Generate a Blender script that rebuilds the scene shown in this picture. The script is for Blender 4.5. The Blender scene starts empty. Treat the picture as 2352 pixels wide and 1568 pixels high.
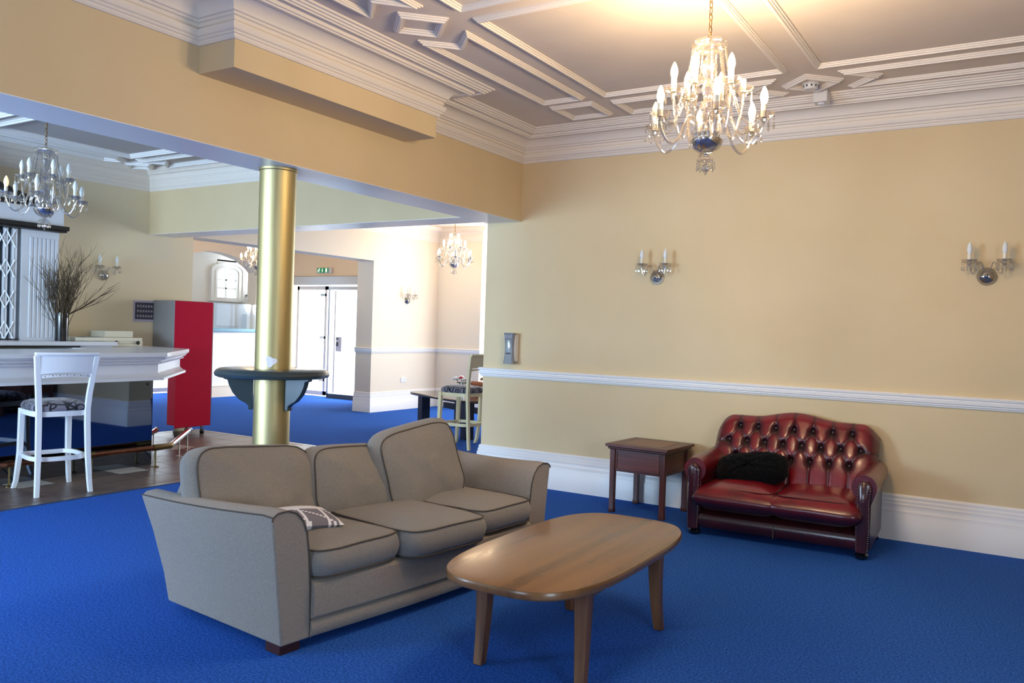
import bpy, bmesh, math, random
from mathutils import Vector, Matrix, noise
S = bpy.context.scene
COL = S.collection
R = math.radians
PI = math.pi
random.seed(7)

# ------------------------------------------------------------------ camera
cam_d = bpy.data.cameras.new('camera')
cam = bpy.data.objects.new('camera', cam_d)
COL.objects.link(cam)
_f = Vector((-0.52752957, 0.84942771, -0.01360565))
_r = Vector((0.84884299, 0.52767829, 0.03195613))
_u = Vector((-0.03432383, -0.00530875, 0.99939666))
cam.matrix_world = Matrix(((_r.x, _u.x, -_f.x, 4.0621), (_r.y, _u.y, -_f.y, -6.6356), (_r.z, _u.z, -_f.z, 1.44), (0, 0, 0, 1)))
cam_d.sensor_width = 36
cam_d.lens = 1896.286 / 2352 * 36
cam_d.clip_start = .05
S.camera = cam

# ------------------------------------------------------------------ world, daylight, exposure
W = bpy.data.worlds.new('world')
S.world = W
W.use_nodes = True
W.node_tree.nodes['Background'].inputs[0].default_value = (.62, .80, 1, 1)
W.node_tree.nodes['Background'].inputs[1].default_value = 2.6


def area(name, loc, direction, sx, sy, energy, col):
    d = bpy.data.lights.new(name, 'AREA')
    d.shape = 'RECTANGLE'
    d.size, d.size_y = sx, sy
    d.energy = energy
    d.color = col
    o = bpy.data.objects.new(name, d)
    COL.objects.link(o)
    o.location = loc
    o.rotation_euler = Vector(direction).to_track_quat('-Z', 'Y').to_euler()
    return o


# daylight entering by the tall windows behind the camera and by the lobby bay
area('daylight_window_bar', (-2.2, -9.6, 1.5), (.1, 1, -.1), 4.2, 1.9, 560, (.50, .72, 1))
area('daylight_window_lounge', (2.0, -9.8, 1.4), (-.05, 1, -.12), 1.8, 1.6, 45, (.55, .74, 1))
area('daylight_window_east', (6.6, -6.5, 1.5), (-1, .18, -.12), 1.6, 1.5, 45, (.68, .84, 1))
area('daylight_bay', (-2.2, 6.35, 1.6), (-.55, -1, -.1), 3.4, 2.4, 190, (.93, .96, 1))
area('daylight_door', (-6.2, 7.6, 2.6), (-.1, -1, -.45), 2.6, 2.0, 420, (.95, .97, 1))
area('daylight_office', (-9.8, 7.3, 1.8), (0, -1, 0), 1.0, 1.6, 30, (.9, .95, 1))
S.view_settings.view_transform = 'Standard'
S.view_settings.look = 'None'
S.view_settings.gamma = 1
S.view_settings.use_curve_mapping = False
S.view_settings.exposure = 0.5
S.cycles.caustics_reflective = False
S.cycles.caustics_refractive = False
S.cycles.use_denoising = True
S.cycles.max_bounces = 10
S.cycles.diffuse_bounces = 5
S.cycles.transparent_max_bounces = 16
S.cycles.sample_clamp_indirect = 4


# ------------------------------------------------------------------ materials
def lin(c):
    if isinstance(c, str):
        c = [int(c[i:i + 2], 16) / 255 for i in (0, 2, 4)]
    return tuple(x / 12.92 if x <= .04045 else ((x + .055) / 1.055) ** 2.4 for x in c) + (1,)


def mat(name, col, rough=.5, metal=0, spec=.5, noise_amt=0, noise_scale=8, col2=None, bump=0, bump_scale=60,
        coat=0, sheen=0, stretch=(1, 1, 1), emit=0, detail=4, ramp=(.35, .65)):
    m = bpy.data.materials.new(name)
    m.use_nodes = True
    nt = m.node_tree
    b = nt.nodes['Principled BSDF']
    b.inputs['Base Color'].default_value = lin(col)
    b.inputs['Roughness'].default_value = rough
    b.inputs['Metallic'].default_value = metal
    b.inputs['Specular IOR Level'].default_value = spec
    b.inputs['Coat Weight'].default_value = coat
    b.inputs['Coat Roughness'].default_value = .12
    b.inputs['Sheen Weight'].default_value = sheen
    if emit:
        b.inputs['Emission Color'].default_value = lin(col)
        b.inputs['Emission Strength'].default_value = emit
    if col2 or bump:
        tc = nt.nodes.new('ShaderNodeTexCoord')
        mp = nt.nodes.new('ShaderNodeMapping')
        mp.inputs['Scale'].default_value = stretch
        nt.links.new(tc.outputs['Object'], mp.inputs[0])
    if col2:
        n = nt.nodes.new('ShaderNodeTexNoise')
        n.inputs['Scale'].default_value = noise_scale
        n.inputs['Detail'].default_value = detail
        cr = nt.nodes.new('ShaderNodeValToRGB')
        cr.color_ramp.elements[0].color = lin(col)
        cr.color_ramp.elements[1].color = lin(col2)
        cr.color_ramp.elements[0].position, cr.color_ramp.elements[1].position = ramp
        nt.links.new(mp.outputs[0], n.inputs['Vector'])
        nt.links.new(n.outputs['Fac'], cr.inputs[0])
        nt.links.new(cr.outputs[0], b.inputs['Base Color'])
    if bump:
        n2 = nt.nodes.new('ShaderNodeTexNoise')
        n2.inputs['Scale'].default_value = bump_scale
        n2.inputs['Detail'].default_value = 3
        bp = nt.nodes.new('ShaderNodeBump')
        bp.inputs['Strength'].default_value = bump
        bp.inputs['Distance'].default_value = .01
        nt.links.new(mp.outputs[0], n2.inputs['Vector'])
        nt.links.new(n2.outputs['Fac'], bp.inputs['Height'])
        nt.links.new(bp.outputs[0], b.inputs['Normal'])
    return m


M = {}
M['wall'] = mat('cream_wall_paint', 'DDC8A0', .75, spec=.2, col2='D8C299', noise_scale=1.2, bump=.08, bump_scale=90)
M['peach'] = mat('peach_wall_paint', 'F0DCBC', .75, spec=.2)
M['barwall_lit'] = mat('cream_paint_lightened', 'E4D5B4', .75, spec=.2)  # the same cream wall paint, made paler to brighten the bar wall
M['lobby'] = mat('pale_wall_paint', 'E6D9C4', .75, spec=.25)
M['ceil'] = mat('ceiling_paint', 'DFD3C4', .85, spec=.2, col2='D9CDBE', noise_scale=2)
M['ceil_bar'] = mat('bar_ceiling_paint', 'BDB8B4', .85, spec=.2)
M['trim'] = mat('white_gloss_trim', 'EEEBE6', .35, spec=.5)
M['cornice'] = mat('cornice_paint', 'E9E0D4', .6, spec=.3)
M['carpet'] = mat('blue_carpet', '1C4A9C', .95, spec=.1, col2='366ECE', noise_scale=95, bump=.6, bump_scale=350, detail=6)
M['paving'] = mat('pale_paving', 'CFCBC2', .9)
M['grout'] = mat('dark_grout', '2E2928', .9)
M['tile_a'] = mat('slate_tile', '6A5A55', .38, col2='574B49', noise_scale=5, bump=.1, bump_scale=30)
M['tile_b'] = mat('slate_tile_brown', '77655B', .4, col2='5F514C', noise_scale=4, bump=.1, bump_scale=30)
M['tile_w'] = mat('pale_tile', 'C4C0B8', .35)
M['metal_strip'] = mat('metal_edge_strip', 'A9A39A', .35, 1)
M['sofa'] = mat('taupe_weave', '837B72', .95, spec=.15, col2='938B82', noise_scale=240, stretch=(1, 1, .35), bump=.35, bump_scale=420, sheen=.2)
M['sofa_c'] = mat('taupe_cushion_weave', '7C7872', .95, spec=.15, col2='8B8781', noise_scale=220, bump=.35, bump_scale=420, sheen=.2)
M['piping'] = mat('dark_piping', '4A423B', .9)
M['darkwood'] = mat('dark_wood_foot', '3A1A12', .4)
M['white_stool'] = mat('white_stool_paint', 'EDF0F4', .35)
M['cream_stool'] = mat('cream_stool_paint', 'EADCAC', .4)
M['bar_white'] = mat('white_bar_paint', 'DFE2E8', .3, coat=.2)
M['brass'] = mat('brushed_brass', 'C3B586', .48, 1, col2='B5A676', noise_scale=30, stretch=(1, 1, .06))
M['copper'] = mat('copper_tube', '8A5A45', .3, 1, col2='6E4838', noise_scale=12)
M['brass_dark'] = mat('aged_brass', '80704A', .35, 1)
M['steel'] = mat('bright_steel', 'D8D6D2', .18, 1)
M['green_grey'] = mat('dark_green_paint', '2E3C40', .3, coat=.3)
M['black'] = mat('black_plastic', '151517', .4)
M['blacktrim'] = mat('black_trim_paint', '1A1715', .45)
M['vase'] = mat('black_ceramic', '0C0E14', .15, coat=.5)
M['twig'] = mat('dry_twig', '3E3122', .8, col2='5A4830', noise_scale=20)
M['red'] = mat('red_fridge_panel', 'B80730', .65, spec=.12)
M['greyp'] = mat('grey_panel', '8A8886', .5)
M['cream_box'] = mat('cream_plastic', 'DCD8C4', .45)
M['dark_knob'] = mat('dark_knob', '24221E', .4)
M['board'] = mat('price_board_face', '45424E', .5)
M['glyph'] = mat('pale_lettering', 'CFCCD2', .6)
M['paper'] = mat('paper_white', 'E8E8EE', .8)
M['paper_grey'] = mat('paper_lilac', 'B9B2C4', .8)
M['green'] = mat('exit_green', '1C9458', .5, emit=.12)
M['sign_white'] = mat('exit_white', 'F6FFF8', .5, emit=.3)
M['silverframe'] = mat('silver_frame', 'C9CBCE', .35, .7)
M['disp_grey'] = mat('dispenser_grey', '7B7F83', .25, coat=.4)
M['disp_white'] = mat('dispenser_white', 'D9D6D2', .4)
M['clearish'] = mat('dispenser_window', 'B8C2C0', .08, .2, coat=1)
M['candle'] = mat('candle_sleeve', 'E9E2CC', .55)
M['chain'] = mat('chain_brass', '8B6B3A', .35, 1)
M['silver'] = mat('silver_cup', 'B9B9BC', .22, 1)
M['bulb_off'] = mat('frosted_bulb', 'E4E8E6', .3, coat=.5)
M['blackfluff'] = mat('black_fleece', '0A0A0B', 1, spec=.05, sheen=.05, bump=1, bump_scale=140)
M['soil'] = mat('wicker', 'A98F6B', .85, bump=.8, bump_scale=90)
M['terracotta'] = mat('terracotta_leather', '9A5630', .55)
M['petal_w'] = mat('white_petal', 'F0ECE8', .7)
M['petal_r'] = mat('red_petal', 'B01C3C', .7)
M['leaf'] = mat('leaf_green', '3C5A34', .7)
M['porcelain'] = mat('white_porcelain', 'ECEAF0', .25)
M['tabletop_dark'] = mat('dark_tabletop', '2A2420', .16, coat=.6)
M['leg_dark'] = mat('blue_black_leg', '101724', .4)
M['teal'] = mat('teal_counter_edge', '6FA0B4', .35)
M['blue_glass'] = mat('blue_bottle', '3F6F9E', .2)
M['darkslate'] = mat('dark_monitor', '46525E', .5)
M['nail'] = mat('brass_nail', 'C9BFA6', .25, 1)
M['greyfab'] = mat('grey_print', '74727C', .95)
M['chip'] = mat('torn_white_plaster', 'DADBE2', .8)


def wood(name, c1, c2, c3, rough, coat, axis=1, scale=9):
    m = mat(name, c1, rough, coat=coat)
    nt = m.node_tree
    b = nt.nodes['Principled BSDF']
    tc = nt.nodes.new('ShaderNodeTexCoord')
    mp = nt.nodes.new('ShaderNodeMapping')
    sc = [scale, scale, scale]
    sc[axis] = scale * .05
    mp.inputs['Scale'].default_value = sc
    n = nt.nodes.new('ShaderNodeTexNoise')
    n.inputs['Scale'].default_value = 1.6
    n.inputs['Detail'].default_value = 4
    n.inputs['Distortion'].default_value = .15
    cr = nt.nodes.new('ShaderNodeValToRGB')
    e = cr.color_ramp.elements
    e[0].position, e[0].color = .3, lin(c2)
    e[1].position, e[1].color = .72, lin(c3)
    k = cr.color_ramp.elements.new(.5)
    k.color = lin(c1)
    nt.links.new(tc.outputs['Object'], mp.inputs[0])
    nt.links.new(mp.outputs[0], n.inputs['Vector'])
    nt.links.new(n.outputs['Fac'], cr.inputs[0])
    nt.links.new(cr.outputs[0], b.inputs['Base Color'])
    mx = nt.nodes.new('ShaderNodeMapRange')
    mx.inputs[3].default_value = rough * .8
    mx.inputs[4].default_value = rough * 1.25
    nt.links.new(n.outputs['Fac'], mx.inputs[0])
    nt.links.new(mx.outputs[0], b.inputs['Roughness'])
    return m


M['table_wood'] = wood('oak_table_top', '7E5833', '5F3F24', '8C653C', .28, .2, 1, 6)
M['table_leg'] = wood('oak_table_leg', '6A4527', '4C2F1B', '7A5230', .4, .1, 2, 16)
M['rosewood'] = wood('rosewood', '5A2A20', '3C1812', '6E3628', .4, .15, 0, 14)
M['rosewood_v'] = wood('rosewood_leg', '572A20', '3C1812', '6A3428', .4, .15, 2, 14)
M['inlay'] = wood('rosewood_inlay', '7A4B32', '643A26', '8A583C', .4, .15, 0, 10)


def leather():
    m = mat('oxblood_leather', '6A1218', .3, coat=.25)
    nt = m.node_tree
    b = nt.nodes['Principled BSDF']
    at = nt.nodes.new('ShaderNodeAttribute')
    at.attribute_name = 'wear'
    tc = nt.nodes.new('ShaderNodeTexCoord')
    n = nt.nodes.new('ShaderNodeTexNoise')
    n.inputs['Scale'].default_value = 7
    n.inputs['Detail'].default_value = 5
    nt.links.new(tc.outputs['Object'], n.inputs['Vector'])
    ad = nt.nodes.new('ShaderNodeMath')
    ad.operation = 'MULTIPLY_ADD'
    ad.inputs[1].default_value = .5
    nt.links.new(n.outputs['Fac'], ad.inputs[0])
    nt.links.new(at.outputs['Fac'], ad.inputs[2])
    cr = nt.nodes.new('ShaderNodeValToRGB')
    e = cr.color_ramp.elements
    e[0].position, e[0].color = .12, lin('8C0F20')
    e[1].position, e[1].color = .95, lin('1A080B')
    k = cr.color_ramp.elements.new(.45)
    k.color = lin('520C18')
    nt.links.new(ad.outputs[0], cr.inputs[0])
    nt.links.new(cr.outputs[0], b.inputs['Base Color'])
    n2 = nt.nodes.new('ShaderNodeTexNoise')
    n2.inputs['Scale'].default_value = 45
    n2.inputs['Detail'].default_value = 5
    bp = nt.nodes.new('ShaderNodeBump')
    bp.inputs['Strength'].default_value = .18
    bp.inputs['Distance'].default_value = .006
    nt.links.new(tc.outputs['Object'], n2.inputs['Vector'])
    nt.links.new(n2.outputs['Fac'], bp.inputs['Height'])
    nt.links.new(bp.outputs[0], b.inputs['Normal'])
    return m


M['leather'] = leather()
M['leather_dark'] = mat('dark_antique_leather', '2A0D10', .25, coat=.4, col2='3E1216', noise_scale=6, bump=.12, bump_scale=40)


def mirror(name, col, rough):
    return mat(name, col, rough, 1)


M['mirror_dark'] = mirror('tinted_mirror', '6B7484', .03)
M['mirror'] = mirror('clear_mirror', 'D5DAE0', .02)


def crystal(name, tint, fac):
    m = bpy.data.materials.new(name)
    m.use_nodes = True
    nt = m.node_tree
    nt.nodes.clear()
    out = nt.nodes.new('ShaderNodeOutputMaterial')
    tr = nt.nodes.new('ShaderNodeBsdfTransparent')
    tr.inputs[0].default_value = tint
    gl = nt.nodes.new('ShaderNodeBsdfGlossy')
    gl.inputs['Roughness'].default_value = .08
    gl.inputs[0].default_value = (.85, .82, .78, 1)
    tl = nt.nodes.new('ShaderNodeBsdfTranslucent')
    tl.inputs[0].default_value = (.32, .28, .22, 1)
    df = nt.nodes.new('ShaderNodeBsdfDiffuse')
    df.inputs[0].default_value = (.32, .28, .23, 1)
    m1 = nt.nodes.new('ShaderNodeMixShader')
    m1.inputs[0].default_value = .5
    m2 = nt.nodes.new('ShaderNodeMixShader')
    m2.inputs[0].default_value = .22
    m3 = nt.nodes.new('ShaderNodeMixShader')
    m3.inputs[0].default_value = fac
    nt.links.new(tl.outputs[0], m1.inputs[1])
    nt.links.new(df.outputs[0], m1.inputs[2])
    nt.links.new(gl.outputs[0], m2.inputs[1])
    nt.links.new(m1.outputs[0], m2.inputs[2])
    nt.links.new(tr.outputs[0], m3.inputs[1])
    nt.links.new(m2.outputs[0], m3.inputs[2])
    nt.links.new(m3.outputs[0], out.inputs[0])
    return m


M['crystal'] = crystal('cut_crystal', (.95, .95, .95, 1), .42)
M['crystal_bowl'] = crystal('cut_crystal_bowl', (.75, .75, .76, 1), .5)
M['pane'] = crystal('window_pane', (.97, .98, .98, 1), .06)
M['screen'] = crystal('acrylic_screen', (.88, .92, .97, 1), .12)
M['bulb_on'] = mat('lit_bulb', 'FFE2AE', .4, emit=12)
M['bulb_dim'] = mat('bulb_glow', 'FFD9A8', .4, emit=.7)


def patterned():
    """grey chenille with interlocking dark ovals"""
    m = mat('oval_print_fabric', '777480', .9, sheen=.2)
    nt = m.node_tree
    b = nt.nodes['Principled BSDF']
    tc = nt.nodes.new('ShaderNodeTexCoord')
    mp = nt.nodes.new('ShaderNodeMapping')
    mp.inputs['Scale'].default_value = (13, 9, 9)
    nz = nt.nodes.new('ShaderNodeTexVoronoi')
    nz.feature = 'DISTANCE_TO_EDGE'
    nz.inputs['Scale'].default_value = 1.0
    nz.inputs['Randomness'].default_value = .75
    nt.links.new(tc.outputs['Object'], mp.inputs[0])
    nt.links.new(mp.outputs[0], nz.inputs['Vector'])
    vo = nt.nodes.new('ShaderNodeTexVoronoi')
    vo.inputs['Scale'].default_value = 1.15
    vo.inputs['Randomness'].default_value = .6
    nt.links.new(mp.outputs[0], vo.inputs['Vector'])
    # ring where distance is about .42, plus the cell edges
    a = nt.nodes.new('ShaderNodeMath'); a.operation = 'SUBTRACT'; a.inputs[1].default_value = .42
    nt.links.new(vo.outputs['Distance'], a.inputs[0])
    a2 = nt.nodes.new('ShaderNodeMath'); a2.operation = 'ABSOLUTE'
    nt.links.new(a.outputs[0], a2.inputs[0])
    mn = nt.nodes.new('ShaderNodeMath'); mn.operation = 'MINIMUM'
    nt.links.new(a2.outputs[0], mn.inputs[0])
    nt.links.new(nz.outputs['Distance'], mn.inputs[1])
    cr = nt.nodes.new('ShaderNodeValToRGB')
    cr.color_ramp.elements[0].position, cr.color_ramp.elements[0].color = .045, lin('14141C')
    cr.color_ramp.elements[1].position, cr.color_ramp.elements[1].color = .075, lin('7C7883')
    nt.links.new(mn.outputs[0], cr.inputs[0])
    nt.links.new(cr.outputs[0], b.inputs['Base Color'])
    return m


M['oval_print'] = patterned()


# ------------------------------------------------------------------ mesh helpers
class G:
    def __init__(s):
        s.v, s.f, s.m = [], [], []
        s.mats = []

    def _mi(s, m):
        if m is None:
            return 0
        if m not in s.mats:
            s.mats.append(m)
        return s.mats.index(m)

    def add(s, vs, fs, m=None):
        o = len(s.v)
        k = s._mi(m)
        s.v += [tuple(p) for p in vs]
        s.f += [tuple(i + o for i in q) for q in fs]
        s.m += [k] * len(fs)
        return s

    def box(s, a, b, m=None, T=None):
        x0, y0, z0 = a
        x1, y1, z1 = b
        x0, x1 = min(x0, x1), max(x0, x1)
        y0, y1 = min(y0, y1), max(y0, y1)
        z0, z1 = min(z0, z1), max(z0, z1)
        vs = [Vector(p) for p in ((x0, y0, z0), (x1, y0, z0), (x1, y1, z0), (x0, y1, z0), (x0, y0, z1), (x1, y0, z1), (x1, y1, z1), (x0, y1, z1))]
        if T:
            vs = [T @ p for p in vs]
        return s.add(vs, [(3, 2, 1, 0), (4, 5, 6, 7), (0, 1, 5, 4), (1, 2, 6, 5), (2, 3, 7, 6), (3, 0, 4, 7)], m)

    def prism(s, poly, z0, z1, m=None, T=None):
        n = len(poly)
        vs = [Vector((p[0], p[1], z0)) for p in poly] + [Vector((p[0], p[1], z1)) for p in poly]
        if T:
            vs = [T @ p for p in vs]
        fs = [tuple(range(n - 1, -1, -1)), tuple(range(n, 2 * n))] + [(i, (i + 1) % n, n + (i + 1) % n, n + i) for i in range(n)]
        return s.add(vs, fs, m)

    def rings(s, rs, m=None, closed=False, cap=True):
        """loft through equal-length rings"""
        n = len(rs[0])
        vs = [p for r in rs for p in r]
        fs = []
        K = len(rs)
        for k in range(K if closed else K - 1):
            k2 = (k + 1) % K
            for i in range(n):
                j = (i + 1) % n
                fs.append((k * n + i, k * n + j, k2 * n + j, k2 * n + i))
        if cap and not closed:
            fs.append(tuple(range(n - 1, -1, -1)))
            fs.append(tuple((K - 1) * n + i for i in range(n)))
        return s.add(vs, fs, m)

    def tube(s, pts, r, n=8, m=None, closed=False):
        pts = [Vector(p) for p in pts]
        K = len(pts)
        rr = r if isinstance(r, (list, tuple)) else [r] * K
        rs = []
        up = None
        for k in range(K):
            if closed:
                t = pts[(k + 1) % K] - pts[k - 1]
            else:
                t = pts[min(k + 1, K - 1)] - pts[max(k - 1, 0)]
            t.normalize()
            if up is None:
                up = Vector((0, 0, 1)) if abs(t.z) < .9 else Vector((1, 0, 0))
            a = (up - t * up.dot(t))
            if a.length < 1e-4:
                a = Vector((1, 0, 0)) - t * t.x
            a.normalize()
            up = a
            b = t.cross(a)
            rs.append([pts[k] + (a * math.cos(2 * PI * i / n) + b * math.sin(2 * PI * i / n)) * rr[k] for i in range(n)])
        return s.rings(rs, m, closed)

    def lathe(s, prof, n=16, m=None, c=(0, 0, 0), T=None, flute=0, nf=8):
        rs = []
        for r, z in prof:
            ring = []
            for i in range(n):
                th = 2 * PI * i / n
                q = r * (1 + flute * math.cos(nf * th))
                p = Vector((c[0] + q * math.cos(th), c[1] + q * math.sin(th), c[2] + z))
                ring.append(T @ p if T else p)
            rs.append(ring)
        return s.rings(rs, m)

    def ball(s, c, r, m=None, n=8, k=6, sz=1):
        return s.lathe([(max(1e-4, r * math.sin(PI * i / k)), -r * sz * math.cos(PI * i / k)) for i in range(k + 1)], n, m, c)

    def cyl(s, a, b, r, n=12, m=None):
        return s.tube([a, b], r, n, m)

    def sweep(s, path, prof, closed=False, m=None, flip=False, zoff=0):
        """profile (d, z) swept along a plan path with mitred corners; d is measured to the left of the path"""
        n = len(path)
        P = [Vector((p[0], p[1])) for p in path]
        rs = []
        for i in range(n):
            def nr(a, b):
                t = (b - a).normalized()
                return Vector((-t.y, t.x))
            ns = []
            if closed or i > 0:
                ns.append(nr(P[i - 1], P[i]))
            if closed or i < n - 1:
                ns.append(nr(P[i], P[(i + 1) % n]))
            b = sum(ns, Vector((0, 0))) / len(ns)
            b = b / max(.2, b.length_squared)
            if flip:
                b = -b
            rs.append([Vector((P[i].x + b.x * d, P[i].y + b.y * d, z + zoff)) for d, z in prof])
        return s.rings(rs, m, closed)

    def build(s, name, m, parent=None, sharp=35, smooth=True, bevel=0, bseg=2, wear=None):
        me = bpy.data.meshes.new(name)
        me.from_pydata(s.v, [], s.f)
        me.validate()
        ms = s.mats if s.mats else [m]
        for k in ms:
            me.materials.append(M[k] if isinstance(k, str) else k)
        if len(s.mats) > 1 and len(me.polygons) == len(s.m):
            me.polygons.foreach_set('material_index', s.m)
        bm = bmesh.new()
        bm.from_mesh(me)
        bmesh.ops.recalc_face_normals(bm, faces=bm.faces)
        bm.to_mesh(me)
        bm.free()
        if wear:
            at = me.attributes.new('wear', 'FLOAT', 'POINT')
            at.data.foreach_set('value', wear)
        if smooth:
            me.polygons.foreach_set('use_smooth', [True] * len(me.polygons))
            me.set_sharp_from_angle(angle=R(sharp))
        o = bpy.data.objects.new(name, me)
        COL.objects.link(o)
        if bevel:
            md = o.modifiers.new('bevel', 'BEVEL')
            md.width = bevel
            md.segments = bseg
            md.limit_method = 'ANGLE'
            md.angle_limit = R(40)
        if parent:
            o.parent = parent
        return o


def thing(name, label, cat, loc=(0, 0, 0), rz=0, group=None):
    o = bpy.data.objects.new(name, None)
    COL.objects.link(o)
    o.empty_display_size = .1
    o.location = loc
    o.rotation_euler = (0, 0, rz)
    return tag(o, label, cat, group)


def tag(o, label, cat, group=None, kind=None):
    o['label'] = label
    o['category'] = cat
    if group:
        o['group'] = group
    if kind:
        o['kind'] = kind
    return o


def struct(name, g, m, label=None, **k):
    o = g.build(name, m, **k)
    o['kind'] = 'structure'
    if label:
        o['label'] = label
    return o


def copy_tree(o, parent=None):
    c = o.copy()
    COL.objects.link(c)
    c.parent = parent
    for ch in list(o.children):
        copy_tree(ch, c)
    return c


# ------------------------------------------------------------------ the setting
ZC = 3.25            # ceiling
AX = -9.0            # reception arch wall
WX = -5.15           # bar and lobby wall
BT = .377            # thickness of the long beam
YB = 5.57            # lobby rear wall

struct('floor', G().box((WX - .35, -10.2, -.1), (7, 7, 0)).box((-10.75, -10.2, -.1), (WX - .35, 5.36, 0)).box((-10.75, 5.36, -.1), (AX, 6.3, 0)), 'carpet', smooth=False)
struct('ground', G().box((AX, 5.48, -.1), (WX - .35, 22, -.005)).box((-30, 6.3, -.1), (AX, 22, -.005)), 'paving', smooth=False)
g = G()
g.box((WX, -10, 0), (-2.257, .385, .003), 'grout')
tx0, ty0, ts = -3.245, -2.09, .301
light = {(0, 0), (0, -3), (0, -6), (-3, 4), (-3, 1), (-1, 6), (2, 3)}
for i in range(-8, 5):
    for j in range(-28, 10):
        a, b = tx0 + i * ts + .003, tx0 + (i + 1) * ts - .003
        c, d = ty0 + j * ts + .003, ty0 + (j + 1) * ts - .003
        a, b = max(a, WX), min(b, -2.26)
        c, d = max(c, -10), min(d, .38)
        if b - a < .02 or d - c < .02:
            continue
        g.box((a, c, .002), (b, d, .007), 'tile_w' if (i, j) in light else ('tile_a' if (i * 7 + j * 13 + (i * j) % 3) % 2 else 'tile_b'))
struct('floor_tiles', g, None, smooth=False)
g = G().box((-2.262, -10, .0), (-2.235, .41, .009)).box((WX, .382, 0), (-2.235, .41, .009))
struct('trim_1', g, 'metal_strip', smooth=False)

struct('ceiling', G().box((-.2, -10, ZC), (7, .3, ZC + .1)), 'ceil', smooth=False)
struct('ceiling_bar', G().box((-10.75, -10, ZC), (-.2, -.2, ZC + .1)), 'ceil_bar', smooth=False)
struct('ceiling_lobby', G().box((-10.75, -.2, ZC + .002), (WX - .35, 6.3, ZC + .1)).box((WX - .35, -.2, ZC + .002), (7, 6.5, ZC + .1)), 'lobby', smooth=False)

# right wall, its end, and the piers that close the unseen sides
struct('wall_right', G().box((-BT, 0, 0), (7, .32, ZC)), 'wall', smooth=False)
struct('wall_east', G().box((6.8, -10, 0), (7, -7.4, ZC)).box((6.8, -5.7, 0), (7, 0, ZC)).box((6.8, -7.4, 0), (7, -5.7, .7)).box((6.8, -7.4, 2.4), (7, -5.7, ZC)), 'wall', smooth=False)
g = G().box((-14, -10.2, 0), (7, -10, .5)).box((-14, -10.2, 2.8), (7, -10, ZC))
for a, b in ((-14, -4.6), (-.1, 1.4), (2.6, 7)):
    g.box((a, -10.2, .5), (b, -10, 2.8))
struct('wall_back', g, 'wall', smooth=False)
# bar wall running on into the lobby with a wide opening
g = G().box((WX - .35, -10, 0), (WX, .28, ZC)).box((WX - .35, .28, 2.52), (WX, 3.78, ZC)).box((WX - .35, 3.78, 0), (WX, YB + .2, ZC))
struct('wall_left', g, 'lobby', smooth=False)
g = G().box((WX - .002, -10, 0), (WX + .004, .278, 2.99))
struct('wall_bar', g, 'barwall_lit', smooth=False)
# lobby rear wall, bay return
struct('wall_lobby', G().box((WX - .35, YB, 0), (-4.2, YB + .2, ZC)).box((-4.4, YB + .2, 0), (-4.2, 6.5, ZC)), 'lobby', smooth=False)

# unseen stub added under the long beam to keep window light off the right wall
struct('light_block_stub', G().box((-BT, -10, 0), (0, -6.8, 2.465)), 'wall', smooth=False)
# beams
struct('beam', G().box((-BT, -10, 2.465), (0, 0, ZC)), 'wall', smooth=False)
struct('beam_bar', G().box((WX, -.36, 2.478), (-BT, -.004, ZC)), 'wall', smooth=False)
struct('beam_soffit_bounce', G().box((-BT, -10, 2.461), (-.001, -.002, 2.465)).box((WX, -.36, 2.474), (-BT, -.005, 2.478)), 'trim', smooth=False)  # undersides painted white in place of the bounce light reaching them
struct('beam_box', G().box((-.02, -3.58, 2.845), (.3, -1.74, ZC)), 'wall', smooth=False)

# cornice profile (d from wall, z)
CP = [(0, 3.0), (.012, 3.0), (.02, 3.012), (.02, 3.022), (.03, 3.027), (.03, 3.037), (.042, 3.044), (.05, 3.062), (.05, 3.075), (.028, 3.08),
      (.03, 3.088), (.038, 3.092), (.038, 3.112), (.05, 3.116), (.05, 3.13), (.062, 3.134), (.066, 3.15), (.085, 3.172), (.115, 3.19), (.15, 3.2),
      (.15, 3.190), (.165, 3.184), (.182, 3.184), (.185, 3.192), (.196, 3.194), (.2, 3.212), (.22, 3.214), (.22, 3.222), (.232, 3.222), (.232, 3.214), (.242, 3.214), (.244, 3.204), (.256, 3.204), (.258, 3.212), (.272, 3.214), (.274, 3.224), (.288, 3.226), (.29, 3.236), (.308, 3.238), (.31, ZC), (0, ZC)]


def cornice(name, path, dz=0, cp=CP):
    return struct(name, G().sweep(path, [(d, z + dz) for d, z in cp]), 'cornice', sharp=28)


cornice('trim_2', [(6.8, 0), (0, 0), (0, -1.74), (.3, -1.74), (.3, -3.58), (0, -3.58), (0, -10)])
CP2 = [(d * .55, z) for d, z in CP]
cornice('trim_3', [(-BT, -10), (-BT, -.36), (WX, -.36), (WX, -10)][::-1], 0, CP2) if False else None
struct('trim_3', G().sweep([(-BT, -10), (-BT, -.36), (WX, -.36), (WX, -10)], [(d, z) for d, z in CP2]), 'cornice', sharp=28)
struct('trim_4', G().sweep([(-4.2, 6.5), (-4.2, YB), (WX, YB), (WX, .3)], [(d, z) for d, z in CP2]), 'cornice', sharp=28)

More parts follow.
